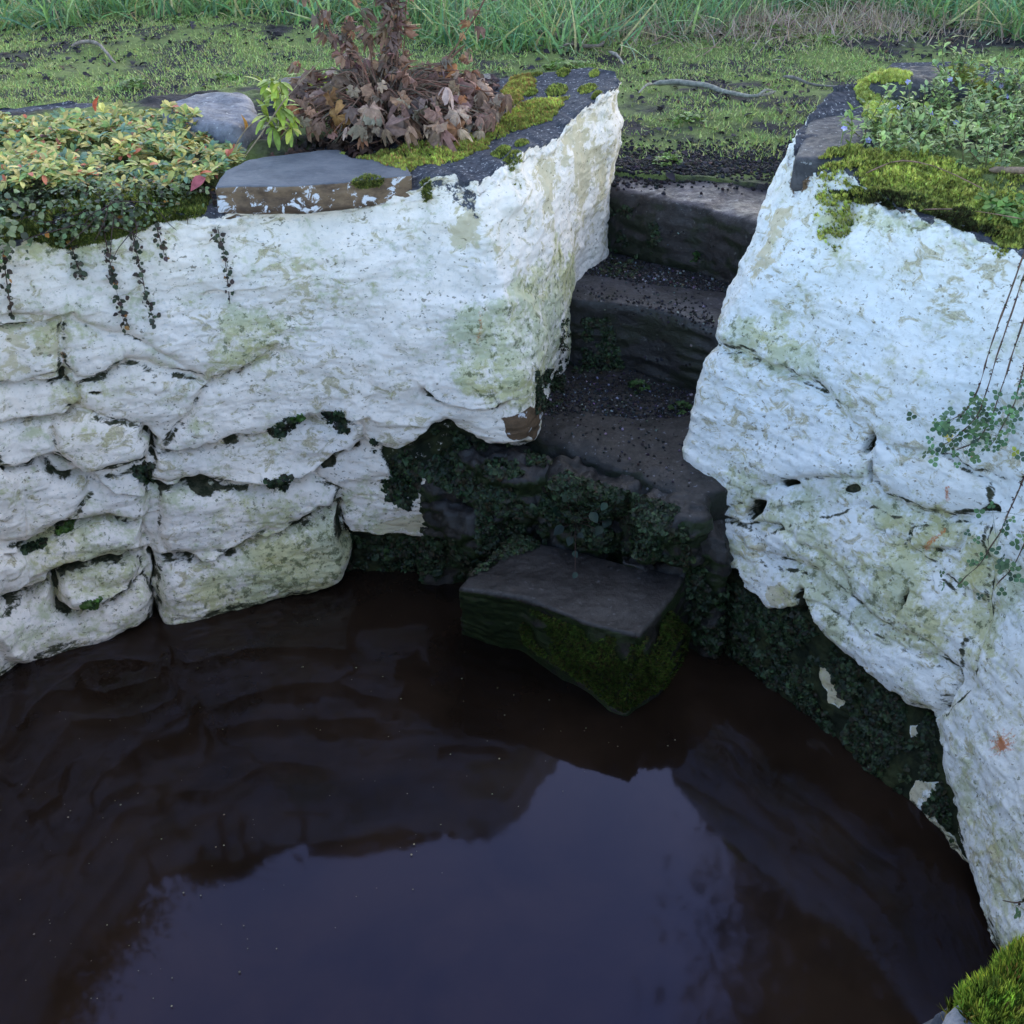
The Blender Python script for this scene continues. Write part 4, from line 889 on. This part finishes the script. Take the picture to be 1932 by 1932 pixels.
# ------------------------------------------------------------------ rosette bed on the left
SPOON = [leaf('spoon', 5, .24, .3, bd) for bd in (.15, .35, .55)]
bedpx = [(-60,232),(60,230),(160,222),(250,218),(320,232),(370,245),(445,268),(452,300),(415,330),(330,345),(240,356),(120,356),(-60,362)]
poly = np.array(xy_poly(bedpx, 1.25)); P, Nn = in_poly_xy(poly, 1150, bvh_wall); P = P[fbm(P, 11, 3, 61) > -.32]; P[:, 2] = np.clip(P[:, 2], 1.222, 1.245); b = Bag()
hb = .036 + .03 * fbm(P, 4, 2, 6) + .02 * fbm(P, 14, 2, 7)
for i in range(len(P)):
    n = rng.integers(9, 16); base = P[i] + [0, 0, hb[i] * rng.uniform(.6, 1.2)]; ax = unit(np.array([rng.normal(0, .25), -.25 + rng.normal(0, .25), 1.0]))
    D = rand_dirs(n, ax, (.75, 1.5)); X, Y, Z = frames(D, np.broadcast_to(ax, (n, 3)) + 0)
    pal = [(.46, .48, .14), (.60, .50, .18), (.24, .34, .11), (.72, .58, .20), (.15, .27, .17), (.60, .18, .10)]; wts = [5, 4, 4, 2.2, 1.2, .6]
    if rng.random() < .15: wts = [1, .3, 3, .3, 6, .1]
    C = tint(n, pal, wts, .16)
    S = np.column_stack([rng.uniform(.85, 1.2, n), np.ones(n), np.ones(n)]) * (rng.uniform(.014, .036, n) * (1 if i % 3 else .8))[:, None]
    b.stamp(SPOON[i % 3], np.repeat(base[None], n, 0), X, Y, Z, S, C)
o = b.build('rosette_bed', FOL); tag(o, 'yellow green bed of spoon-leaved rosettes covering the left wall top', 'ground cover', None, 'stuff')
def fallen_leaf(u, v, c, s_, label, tm=None):
    p, nn = hit(u, v, bvh_wall); b = Bag(); D = unit(nn + rng.normal(0, .4, 3))[None]; X = unit(np.cross(D, rng.normal(size=(1, 3)))); Y = np.cross(D, X)
    b.stamp(tm or leaf('ovate', 5, .38, .4, .3), (p + [0, 0, .075])[None] - Y * s_ / 2, X, Y, D, np.array([s_]), np.array([c]))
    tag(b.build('fallen_leaf', DRY), label, 'leaf')
fallen_leaf(190, 242, (.55, .13, .08), .055, 'coral red leaf lying on the rosette bed near its back edge')
fallen_leaf(265, 300, (.45, .22, .17), .05, 'pink and yellow leaf lying in the middle of the rosette bed')
fallen_leaf(380, 400, (.36, .10, .12), .05, 'dull crimson leaf lying on the rosette bed towards the slate slab')
fallen_leaf(95, 310, (.32, .16, .22), .04, 'small mauve leaf among blue green rosettes at the left')
fallen_leaf(468, 282, (.55, .26, .05), .045, 'orange leaf beside the grey rounded stone', None)

# small-leaved creeper over the left edge
SMALL = leaf('round', 3, .42, .3, .3)
P, Nn = on_surface_px([(-10,338),(200,345),(330,338),(410,330),(408,372),(330,400),(250,410),(200,425),(100,440),(-10,430)], 3600, bvh_wall); n = len(P)
k_ = fbm(P, 9, 3, 44) > -.25; P, Nn = P[k_], Nn[k_]; n = len(P); b = Bag()
T = P + Nn * rng.uniform(.01, .06, (n, 1)); D = unit(Nn + [0, 0, .5] + rng.normal(0, .5, P.shape)); X = unit(np.cross(D, rng.normal(size=P.shape)))
b.stamp(SMALL, T, X, np.cross(D, X), D, rng.uniform(.007, .017, n), tint(n, [(.13, .18, .09), (.19, .24, .12), (.06, .07, .045), (.55, .24, .06)], [5, 4, 3, .12]))
for i in range(70):
    p = T[rng.integers(n)]; pts = [p]; d = unit(np.array([rng.normal(), -.4 + rng.normal(0, .3), -.3]))
    for s_ in range(4): pts.append(pts[-1] + d * .035 + rng.normal(0, .006, 3))
    V_, F_ = tube(pts, [.0014, .0009], 4); b.add(V_, F_, (.06, .03, .03))
m = 5200; t = rng.uniform(0, 1, m); RX = np.interp(t, [0, .35, .7, 1], [-1.24, -1.38, -1.42, -1.46]); RY = np.interp(t, [0, .35, .7, 1], [2.76, 2.50, 2.20, 1.6])
T = np.column_stack([RX + rng.normal(-.06, .07, m), RY + rng.normal(.02, .05, m), 1.21 + .03 * vnoise(np.column_stack([RX, RY, 0 * RX]), 9, 4) + rng.normal(.03, .04, m)]); D = rand_dirs(m, (.5, -.4, .8), (0, 1)); X = unit(np.cross(D, rng.normal(size=T.shape)))
b.stamp(SMALL, T, X, np.cross(D, X), D, rng.uniform(.010, .024, m), tint(m, [(.13, .18, .09), (.19, .24, .12), (.06, .07, .045)], [5, 4, 3]))
tag(b.build('creeper', FOL), 'dark small-leaved creeper mat draped over the left wall edge below the rosettes', 'creeper')

def trail(px, label, off=.012, kind='dark', r_=.0016, n_leaf=46, group='trailing creeper stems on the left wall'):
    pts = []
    for i, (u, v) in enumerate(px):
        p, nn = hit(u, v, bvh_wall)
        if p is None: p = pts[-1] + [0, 0, -.03]; nn = np.array([0, -1., 0])
        pts.append(p + nn * off)
    pts = np.array(pts); b = Bag(); V_, F_ = tube(pts, [r_, r_ * .6], 5, .002); b.add(V_, F_, (.07, .035, .03))
    o = b.build('trailing_stem', BARK); tag(o, label, 'creeper stem', group)
    lb = Bag(); t = np.sort(rng.uniform(.02, 1, n_leaf)) * (len(pts) - 1); T = np.stack([np.interp(t, np.arange(len(pts)), pts[:, i]) for i in range(3)], -1)
    T = T + rng.normal(0, .006, T.shape); T[:, 1] -= .003; D = unit(rng.normal(0, .6, T.shape) + [0, -.7, .5]); X = unit(np.cross(D, rng.normal(size=T.shape)))
    lb.stamp(SMALL, T, X, np.cross(D, X), D, rng.uniform(.009, .016, n_leaf), tint(n_leaf, [(.05, .055, .035), (.08, .055, .045), (.06, .08, .045), (.40, .18, .05)], [4, 4, 4, .4]))
    lb.build('leaf', FOL, o); return o
L_ = [([(130,440),(138,480),(148,512),(158,532)], 'short faint trailing stem nearest the left, ending under the moss', 30), ([(192,400),(200,450),(210,510),(222,560),(236,612)], 'long trailing stem second from the slate slab side of the pair near the left', 52),
 ([(238,400),(250,450),(262,500),(275,560),(290,605)], 'slanting trailing stem ending lowest right of the close pair', 46), ([(292,390),(296,420),(302,455),(308,478)], 'short trailing stem between the close pair and the slate slab', 22),
 ([(385,345),(402,385),(412,430),(425,490),(434,575)], 'long reddish trailing stem hanging just left of the slate slab corner', 50), ([(2,470),(4,520),(12,560),(24,590)], 'trailing stem at the very left edge of the view', 22)]
for px, lab, nl in L_: trail(px, lab, n_leaf=int(nl * 1.7))

# ------------------------------------------------------------------ withered plant
PAL = [palmate(37, q, .22, dr) for q, dr in ((1, .5), (2, 1.1), (3, 1.9), (4, .25))]
c0 = np.array(at_z(728, 240, 1.27)); plant = empty('withered_plant', c0, 'large withered geranium-like plant with curled brown leaves and tall dead stalks', 'plant')
def drape_at(u, v, z): return at_z(u, v, z)
st, lf = Bag(), Bag()
n = 210; T, S_, Dn, Yl = [], [], [], []
for i in range(n):
    a = rng.uniform(0, 6.283); q = rng.uniform(.25, 1) ** .7
    ex = np.array([math.cos(a) * .34, math.sin(a) * .26, 0]) * q
    zz = .02 + (1 - q) * rng.uniform(.02, .22) + rng.uniform(0, .04) + (.03 if ex[1] > 0 else 0)
    p = c0 + ex + [0.02, .02, zz]; T.append(p); out = unit(np.array([ex[0], ex[1], 0]) + rng.normal(0, .35, 3)); 
    Dn.append(unit(np.array([0, 0, .7]) + out * rng.uniform(.1, 1.1) + rng.normal(0, .3, 3) + [0, -.25, 0])); Yl.append(unit(out * .6 + np.array([0, 0, -.6]) + rng.normal(0, .3, 3)))
    S_.append(rng.uniform(.014, .044))
    V_, F_ = tube([c0 + [rng.normal(0, .03), rng.normal(0, .03), 0], c0 + ex * .5 + [0, 0, zz * .8 + .05], p], [.0028, .0018, .0012], 5, .004); st.add(V_, F_, (.22 * rng.uniform(.6, 1.2), .13, .10))
T, Dn, Yl, S_ = map(np.array, (T, Dn, Yl, S_)); Y = unit(Yl - Dn * (Yl * Dn).sum(-1, keepdims=True)); X = np.cross(Y, Dn)
C = tint(n, [(.30, .18, .13), (.24, .15, .12), (.42, .31, .24), (.36, .17, .09), (.24, .17, .14)], [4, 4, 3, 1.5, 2], .18)
for q in range(4):
    m = np.arange(n) % 4 == q; lf.stamp(PAL[q], T[m], X[m], Y[m], Dn[m], S_[m], C[m])
# limp thin stems round the foot
for i in range(70):
    a = rng.uniform(0, 6.283); p = c0 + [0, 0, .02]; pts = [p]; d = np.array([math.cos(a), math.sin(a) * .7, .6])
    for s_ in range(5): pts.append(pts[-1] + d * .055); d = unit(d + [rng.normal(0, .35), rng.normal(0, .35), -.45]); 
    pts = [x_ if x_[2] > 1.275 else np.array([x_[0], x_[1], 1.275]) for x_ in pts]
    V_, F_ = tube(pts, [.0024, .0014], 5, .003); st.add(V_, F_, (.20 * rng.uniform(.5, 1.3), .12, .09))
# tall dead stalks
small = Bag(); tops = [((740,200),(745,100),(752,-90),34), ((730,190),(728,90),(740,-60),22), ((752,190),(760,100),(770,-70),22), ((745,210),(735,60),(725,-40),20), ((690,210),(668,130),(655,20),26), ((680,190),(640,90),(588,-20),22), ((760,220),(850,110),(905,62),9), ((780,210),(860,150),(900,120),7), ((790,190),(880,60),(930,-30),12), ((650,190),(600,150),(560,120),8), ((720,200),(690,60),(660,-40),18), ((745,200),(750,60),(748,-120),26)]
for (a, m_, t_, nn) in tops:
    pts = np.array([at_y(*a, c0[1] + .05), at_y(*m_, c0[1] + .10), at_y(*t_, c0[1] + .14)]); V_, F_ = tube(pts, [.003, .002, .0012], 5, .006); st.add(V_, F_, (.20, .11, .08))
    t = rng.uniform(.15, 1, nn) * 2; Tn = np.stack([np.interp(t, [0, 1, 2], pts[:, i]) for i in range(3)], -1) + rng.normal(0, .012, (nn, 3)); D = rand_dirs(nn, (0, -.5, 1), (0, 1.6)); X = unit(np.cross(D, rng.normal(size=(nn, 3))))
    small.stamp(palmate(13, 9, .5, 1.4), Tn, X, np.cross(D, X), D, rng.uniform(.010, .024, nn), tint(nn, [(.26, .16, .12), (.22, .15, .13), (.34, .19, .11)], [3, 3, 1]))
st.build('stem', DRY, plant); lf.build('leaf', DRY, plant); small.build('dead_flower_head', DRY, plant)
# leaf litter round the plant
P, Nn = in_poly_xy(xy_poly([(500,260),(560,190),(700,150),(930,170),(950,210),(880,245),(700,268),(560,290)], 1.26), 520, bvh_wall); n = len(P)
b = Bag(); D = rand_dirs(n, tilt=(0, .8)); X = unit(np.cross(D, rng.normal(size=P.shape))); b.stamp(palmate(15, 4, .3, .6), P + [0, 0, .012], X, np.cross(D, X), D, rng.uniform(.015, .04, n), tint(n, [(.10, .065, .055), (.15, .09, .07), (.06, .045, .045)]))
tag(b.build('fallen_leaves', DRY), 'brown fallen leaves heaped under the withered plant', 'fallen leaves', None, 'stuff')
# soil of the two planted beds
def bed(name, label, px, z, h):
    poly = np.array(xy_poly(px, z)); lo, hi = poly.min(0), poly.max(0); gx_, gy_ = np.meshgrid(np.linspace(lo[0], hi[0], 150), np.linspace(lo[1], hi[1], 110))
    Q = np.stack([gx_, gy_, 0 * gx_], -1); sd = poly_sd(Q[..., :2], poly) + .03 * fbm(Q, 8, 3, 4); zz = z - .035 + h * sstep(0, .10, sd) + .010 * fbm(Q, 22, 3, 7) * (sd > 0)
    F = grid_faces(*gx_.shape); k_ = (sd.ravel()[F] > -.02).all(1); Q[..., 2] = zz
    tag(mesh(name, Q, F[k_], SOIL), label, 'soil', None, 'stuff')
bed('planting_soil', 'dark earth of the planted top of the left wall', [(-300,200),(60,200),(300,175),(500,150),(880,160),(930,200),(880,240),(640,268),(470,290),(410,330),(200,350),(-300,380)], 1.232, .042)
bed('planting_soil', 'dark earth under the flowering plants on the right wall', [(1630,235),(1700,190),(1900,160),(2300,170),(2300,420),(1930,400),(1740,330),(1610,300)], 1.27, .055)
# yellow green leafy plant left of the withered one
b = Bag(); base = at_z(525, 262, 1.27); n = 46
tops_ = [(500,160),(512,150),(530,200),(545,215),(520,185),(505,215),(535,175),(550,238),(515,235),(528,150)]
for (u, v) in tops_:
    p = at_y(u, v, base[1] - .02 + rng.normal(0, .03)); V_, F_ = tube([base, (base + p) / 2 + rng.normal(0, .012, 3), p], [.003, .002], 5); b.add(V_, F_, (.25, .30, .08))
    m = 7; D = rand_dirs(m, (0, -.6, .4), (.3, 1.3)); X, Y, Z = frames(D); b.stamp(leaf('spoon', 5, .2, .2, .6), np.repeat(p[None], m, 0) - [0, 0, .01], X, Y, Z, rng.uniform(.035, .06, m), tint(m, [(.36, .46, .07), (.28, .38, .08), (.50, .52, .10)], [4, 4, 1], .12))
tag(b.build('leafy_plant', FOL), 'pale yellow green leafy plant between the grey stone and the withered plant', 'plant')
# long dry bents across the bed
for a, b_, lab in (((460,300),(610,110),'thin dry bent slanting up across the left bed'), ((440,285),(490,225),'short pale hooked dry bent beside the grey stone'), ((255,130),(420,262),'thin grey bent leaning back over the rosette bed')):
    p0 = at_z(*a, 1.27); p1 = at_y(*b_, p0[1] + .15); bb_ = Bag(); V_, F_ = tube([p0, (p0 + p1) / 2 + [0, 0, .02], p1], [.002, .0013], 5, .003); bb_.add(V_, F_, (.30, .24, .16)); tag(bb_.build('dry_bent', DRY), lab, 'dry stem')

# ------------------------------------------------------------------ flowering plant on the right wall
poly = np.array(xy_poly([(1600,300),(1640,240),(1720,205),(1800,180),(1900,170),(2120,180),(2150,380),(1990,350),(1900,325),(1760,300)], 1.29)); P, Nn = in_poly_xy(poly, 430, bvh_wall)
b = Bag(); sb = Bag(); OV = [leaf('ovate', 4, .27, .3, bd) for bd in (.1, .4)]
for i, p in enumerate(P):
    d = unit(np.array([rng.normal(0, .45), -.15 + rng.normal(0, .4), 1.0])); L = rng.uniform(.06, .15); pts = [p + [0, 0, .01], p + d * L * .5, p + d * L + rng.normal(0, .012, 3)]
    V_, F_ = tube(pts, [.0016, .001], 4); sb.add(V_, F_, (.13, .11, .06)); m = rng.integers(14, 24); t = rng.uniform(.15, 1, m); T = p + d * (L * t)[:, None] + rng.normal(0, .004, (m, 3))
    D = rand_dirs(m, d, (.5, 1.5)); X, Y, Z = frames(D); b.stamp(OV[i % 2], T, X, Y, Z, rng.uniform(.014, .027, m), tint(m, [(.26, .37, .16), (.34, .46, .17), (.42, .55, .19), (.14, .22, .10)], [4, 4, 2, 2]))
shrub = sb.build('flowering_plant', BARK); tag(shrub, 'sprawling grey green plant with tiny pale violet flowers on the right wall', 'flowering plant')
b.build('leaf', FOL, shrub)
for (u, v) in ((1792,150),(1830,153),(1875,156),(1888,164),(1899,182),(1863,194),(1747,204),(1756,214),(1697,203),(1721,211),(1803,232),(1638,265),(1717,264),(1593,242),(1713,155)):
    p, nn = hit(u, v + 34, bvh_wall); p = at_y(u, v, p[1]); fb = Bag(); a = np.linspace(0, 6.283, 6)[:-1] + rng.uniform(0, 1); D = unit(np.array([rng.normal(0, .3), -.8, .6]))
    Y = unit(np.cross(D, rng.normal(size=3))); X = np.cross(Y, D); rad = np.cos(a)[:, None] * X + np.sin(a)[:, None] * Y
    fb.stamp(leaf('round', 3, .36, .2, .2), np.repeat(p[None], 5, 0), np.cross(rad, np.broadcast_to(D, rad.shape)), unit(rad + .4 * D), np.broadcast_to(D, rad.shape), np.full(5, .010), tint(5, [(.42, .40, .78), (.60, .58, .85)], None, .05))
    V_, F_ = tube([p + [0, .01, -.05], p - D * .006, p], [.0012, .0022, .001], 5); fb.add(V_, F_, (.30, .36, .16)); fb.build('flower', FOL, shrub)
# a pale sprig at its inner end
p = at_z(1600, 290, 1.30); b = Bag()
V_, F_ = tube([p, p + [.0, -.01, .06], p + [-.012, -.01, .115]], [.002, .0012], 5); b.add(V_, F_, (.2, .26, .08)); m = 16; t = rng.uniform(.2, 1, m)
D = rand_dirs(m, (0, -.2, 1), (.5, 1.4)); X, Y, Z = frames(D); b.stamp(OV[0], p + np.column_stack([-.010 * t, -.01 * t, .115 * t]), X, Y, Z, rng.uniform(.02, .034, m), tint(m, [(.22, .34, .08), (.30, .42, .12)]))
tag(b.build('sprig', FOL), 'single pale green sprig standing on the dark coping above the crack', 'sprig')
# leafy green lip at the far right
P, Nn = on_surface_px([(1830,395),(1932,400),(1932,450),(1870,432)], 420, bvh_wall); n = len(P); b = Bag(); D = rand_dirs(n, (0, -.4, 1), (0, .9)); X = unit(np.cross(D, rng.normal(size=P.shape)))
b.stamp(leaf('round', 3, .35, .2, .2), P + Nn * rng.uniform(.01, .05, (n, 1)), X, np.cross(D, X), D, rng.uniform(.012, .022, n), tint(n, [(.10, .20, .04), (.15, .26, .06)]))
tag(b.build('leafy_tuft', FOL), 'fresh green leafy tuft at the right end of the yellow moss mat', 'plant')
# bare arching stems
for px, lab in (([(1760,310),(1700,180+80),(1800,300),(1932,385)], ''),):
    pass
for a, m_, b_, lab in (((1625,330),(1720,290),(1940,400),'thin bare stem arching over the moss mat towards the right edge'), ((1700,400),(1800,392),(1945,415),'lower bare stem running along the moss mat edge')):
    q0 = hit(*a, bvh_wall)[0]; Y0 = q0[1]; b = Bag(); V_, F_ = tube([at_y(*a, Y0 - .02), at_y(*m_, Y0 - .06), at_y(*b_, Y0 - .25)], [.0016, .0013], 5, .003); b.add(V_, F_, (.24, .15, .11)); tag(b.build('bare_stem', BARK), lab, 'stem')

# trailing trefoil stems on the right
TR = trefoil()
def trefoil_stem(px, label, off, tip=.45, n=26):
    pts = []
    for i, (u, v) in enumerate(px):
        uu = min(u, 1960); p, nn = hit(uu, v, bvh_wall)
        d = ray(u, v); dep = (p @ np.array([0, CP, 0])) ; t = p[1] / ray(uu, v)[1] - off; pts.append(np.array([0, 0, CAM_H]) + d * t)
    pts = np.array(pts); b = Bag(); V_, F_ = tube(pts, [.0022, .0016, .001], 5, .003); b.add(V_, F_, (.13, .085, .06))
    o = b.build('trefoil_stem', BARK); tag(o, label, 'trailing stem', 'trefoil stems trailing down the right wall')
    t = rng.uniform(tip, 1, n) * (len(pts) - 1); T = np.stack([np.interp(t, np.arange(len(pts)), pts[:, i]) for i in range(3)], -1); J = rng.normal(0, 1, T.shape) * [.034, .012, .024]; lb = Bag()
    for i in range(n): V_, F_ = tube([T[i], T[i] + J[i]], [.001, .0007], 4); lb.add(V_, F_, (.13, .16, .06))
    D = unit(rng.normal(0, .45, T.shape) + [-.2, -.9, .5]); X = unit(np.cross(D, rng.normal(size=T.shape)))
    lb.stamp(TR, T + J, X, np.cross(D, X), D, rng.uniform(.0085, .0145, n), tint(n, [(.10, .20, .09), (.15, .26, .11), (.09, .15, .09), (.45, .40, .08)], [4, 4, 3, .3])); lb.build('leaf', FOL, o)
    t = np.linspace(.08, tip + .05, 11) * (len(pts) - 1); T = np.stack([np.interp(t, np.arange(len(pts)), pts[:, i]) for i in range(3)], -1); db = Bag()
    for q in range(4):
        D = rand_dirs(len(T), tilt=(0, 3)); X, Y, Z = frames(D); db.stamp(leaf('ovate', 2, .3, .2, .2), T, X, Y, Z, np.full(len(T), .008), tint(len(T), [(.06, .025, .03), (.05, .05, .02)]))
    db.build('dry_calyx', DRY, o)
trefoil_stem([(1940,455),(1905,550),(1868,660),(1845,735),(1825,775),(1790,795),(1765,802)], 'trefoil stem reaching farthest left with its tip curling up', .10, .68, 24)
trefoil_stem([(1955,455),(1925,540),(1885,660),(1862,740),(1845,790),(1805,825),(1775,843)], 'trefoil stem second from the left, tip pointing down left', .12, .62, 26)
trefoil_stem([(1960,520),(1925,620),(1895,720),(1872,790),(1845,835),(1800,850)], 'trefoil stem with a dense leafy middle, third from the left', .11, .5, 28)
trefoil_stem([(1965,560),(1935,680),(1915,760),(1890,810),(1865,845)], 'short inner trefoil stem close to the right edge', .10, .35, 26)
trefoil_stem([(1985,800),(1940,880),(1910,950),(1885,1010),(1850,1060),(1805,1108)], 'long bare lower stem with trefoils along its downward tip', .12, .45, 20)
trefoil_stem([(1990,930),(1940,1010),(1915,1065),(1880,1105)], 'lower trefoil stem ending beside the long bare one', .12, .3, 16)
trefoil_stem([(1990,1690),(1945,1700),(1915,1705),(1890,1698)], 'lone trefoil sprig poking in above the starry moss clump', .14, .5, 5)

# dark leaved seedling below the steps
p0, n0 = hit(1085, 985, bvh_all); b = Bag()
for (u, v, s_) in ((1050,965,.034), (1055,1000,.034), (1075,1020,.026), (1085,1045,.020), (1085,1085,.018), (1120,975,.032), (1145,985,.034), (1130,1000,.030), (1065,940,.022), (1095,1010,.02), (1140,955,.024)):
    q0 = hit(u, v, bvh_all)[0]; p = at_y(u, v, q0[1] - .05); V_, F_ = tube([p0, (p0 + p) / 2 + [0, -.01, .01], p], [.0015, .001], 5); b.add(V_, F_, (.06, .035, .03))
    D = unit(np.array([[rng.normal(0, .3), -.5, .8]])); Yd = unit(np.array([[rng.normal(0, .7), -.5, -.5]])); Yd = unit(Yd - D * (Yd * D).sum()); b.stamp(leaf('ovate', 5, .40, .2, .2), p[None] - Yd * s_ * .5, np.cross(Yd, D), Yd, D, np.array([s_ * 1.1]), tint(1, [(.018, .038, .024)]))
tag(b.build('seedling', FOL), 'dark bramble-like seedling growing from the rubble just above the water block', 'plant')
# floating specks
px = in_poly_px([(0,1300),(700,1130),(1300,1400),(1000,1560),(400,1900),(0,1900)], 150); b = Bag(); T = np.array([at_z(u, v, .004) for u, v in px]); n = len(T)
D = np.broadcast_to([0, 0, 1.], T.shape); X = unit(np.cross(D, rng.normal(size=T.shape))); a = rng.uniform(0, 1, n)
b.stamp(leaf('round', 3, .5, .1, .1), T, X, np.cross(D, X), D, .0022 + .003 * a ** 4, tint(n, [(.25, .23, .15), (.15, .14, .10)])); tag(b.build('floating_specks', DRY), 'pale specks floating on the dark water', 'floating specks', None, 'stuff')

# ------------------------------------------------------------------ the tree that shows only as a reflection
def tree(name, label, x, y, h, r_, z0, n):
    root = empty(name, (x, y, 1.0), label, 'tree'); tb = Bag(); cb = Bag()
    V_, F_ = tube([(x, y, .9), (x + .1, y, h * .3), (x - .1, y + .1, h * .6), (x, y, h * .9)], [.32, .26, .16, .05], 12, .05); tb.add(V_, F_, (.06, .05, .04))
    tips = []
    for i in range(60):
        z = z0 + (h - z0) * rng.uniform(.02, .95); a = rng.uniform(0, 6.283); q = r_ * math.sqrt(max(.08, 1 - ((z - (z0 + h) / 2) / ((h - z0) / 2)) ** 2)) * rng.uniform(.6, 1)
        e = np.array([x + q * math.cos(a), y + q * math.sin(a), z + .4]); m = np.array([x + q * .5 * math.cos(a + .2), y + q * .5 * math.sin(a + .2), z - .3])
        V_, F_ = tube([(x, y, z - 1.0), m, e], [.09, .05, .02], 6, .04); tb.add(V_, F_, (.06, .05, .04)); tips += [m * (1 - f) + e * f for f in (.2, .5, .8, 1.0)]
    tips = np.array(tips); T = tips[rng.integers(0, len(tips), n)] + rng.normal(0, .55, (n, 3)); D = rand_dirs(n, tilt=(0, 1.5)); X = unit(np.cross(D, rng.normal(size=T.shape)))
    cb.stamp(leaf('ovate', 2, .35, .2, .3), T, X, np.cross(D, X), D, rng.uniform(.07, .15, n), tint(n, [(.03, .05, .02), (.05, .07, .03)]))
    tb.build('trunk', BARK, root); cb.build('crown', FOL, root)
tree('tree', 'tall leafy tree standing beyond the lawn, mirrored as the dark right side of the water', 6.3, 10.5, 17.0, 4.2, 2.4, 80000)
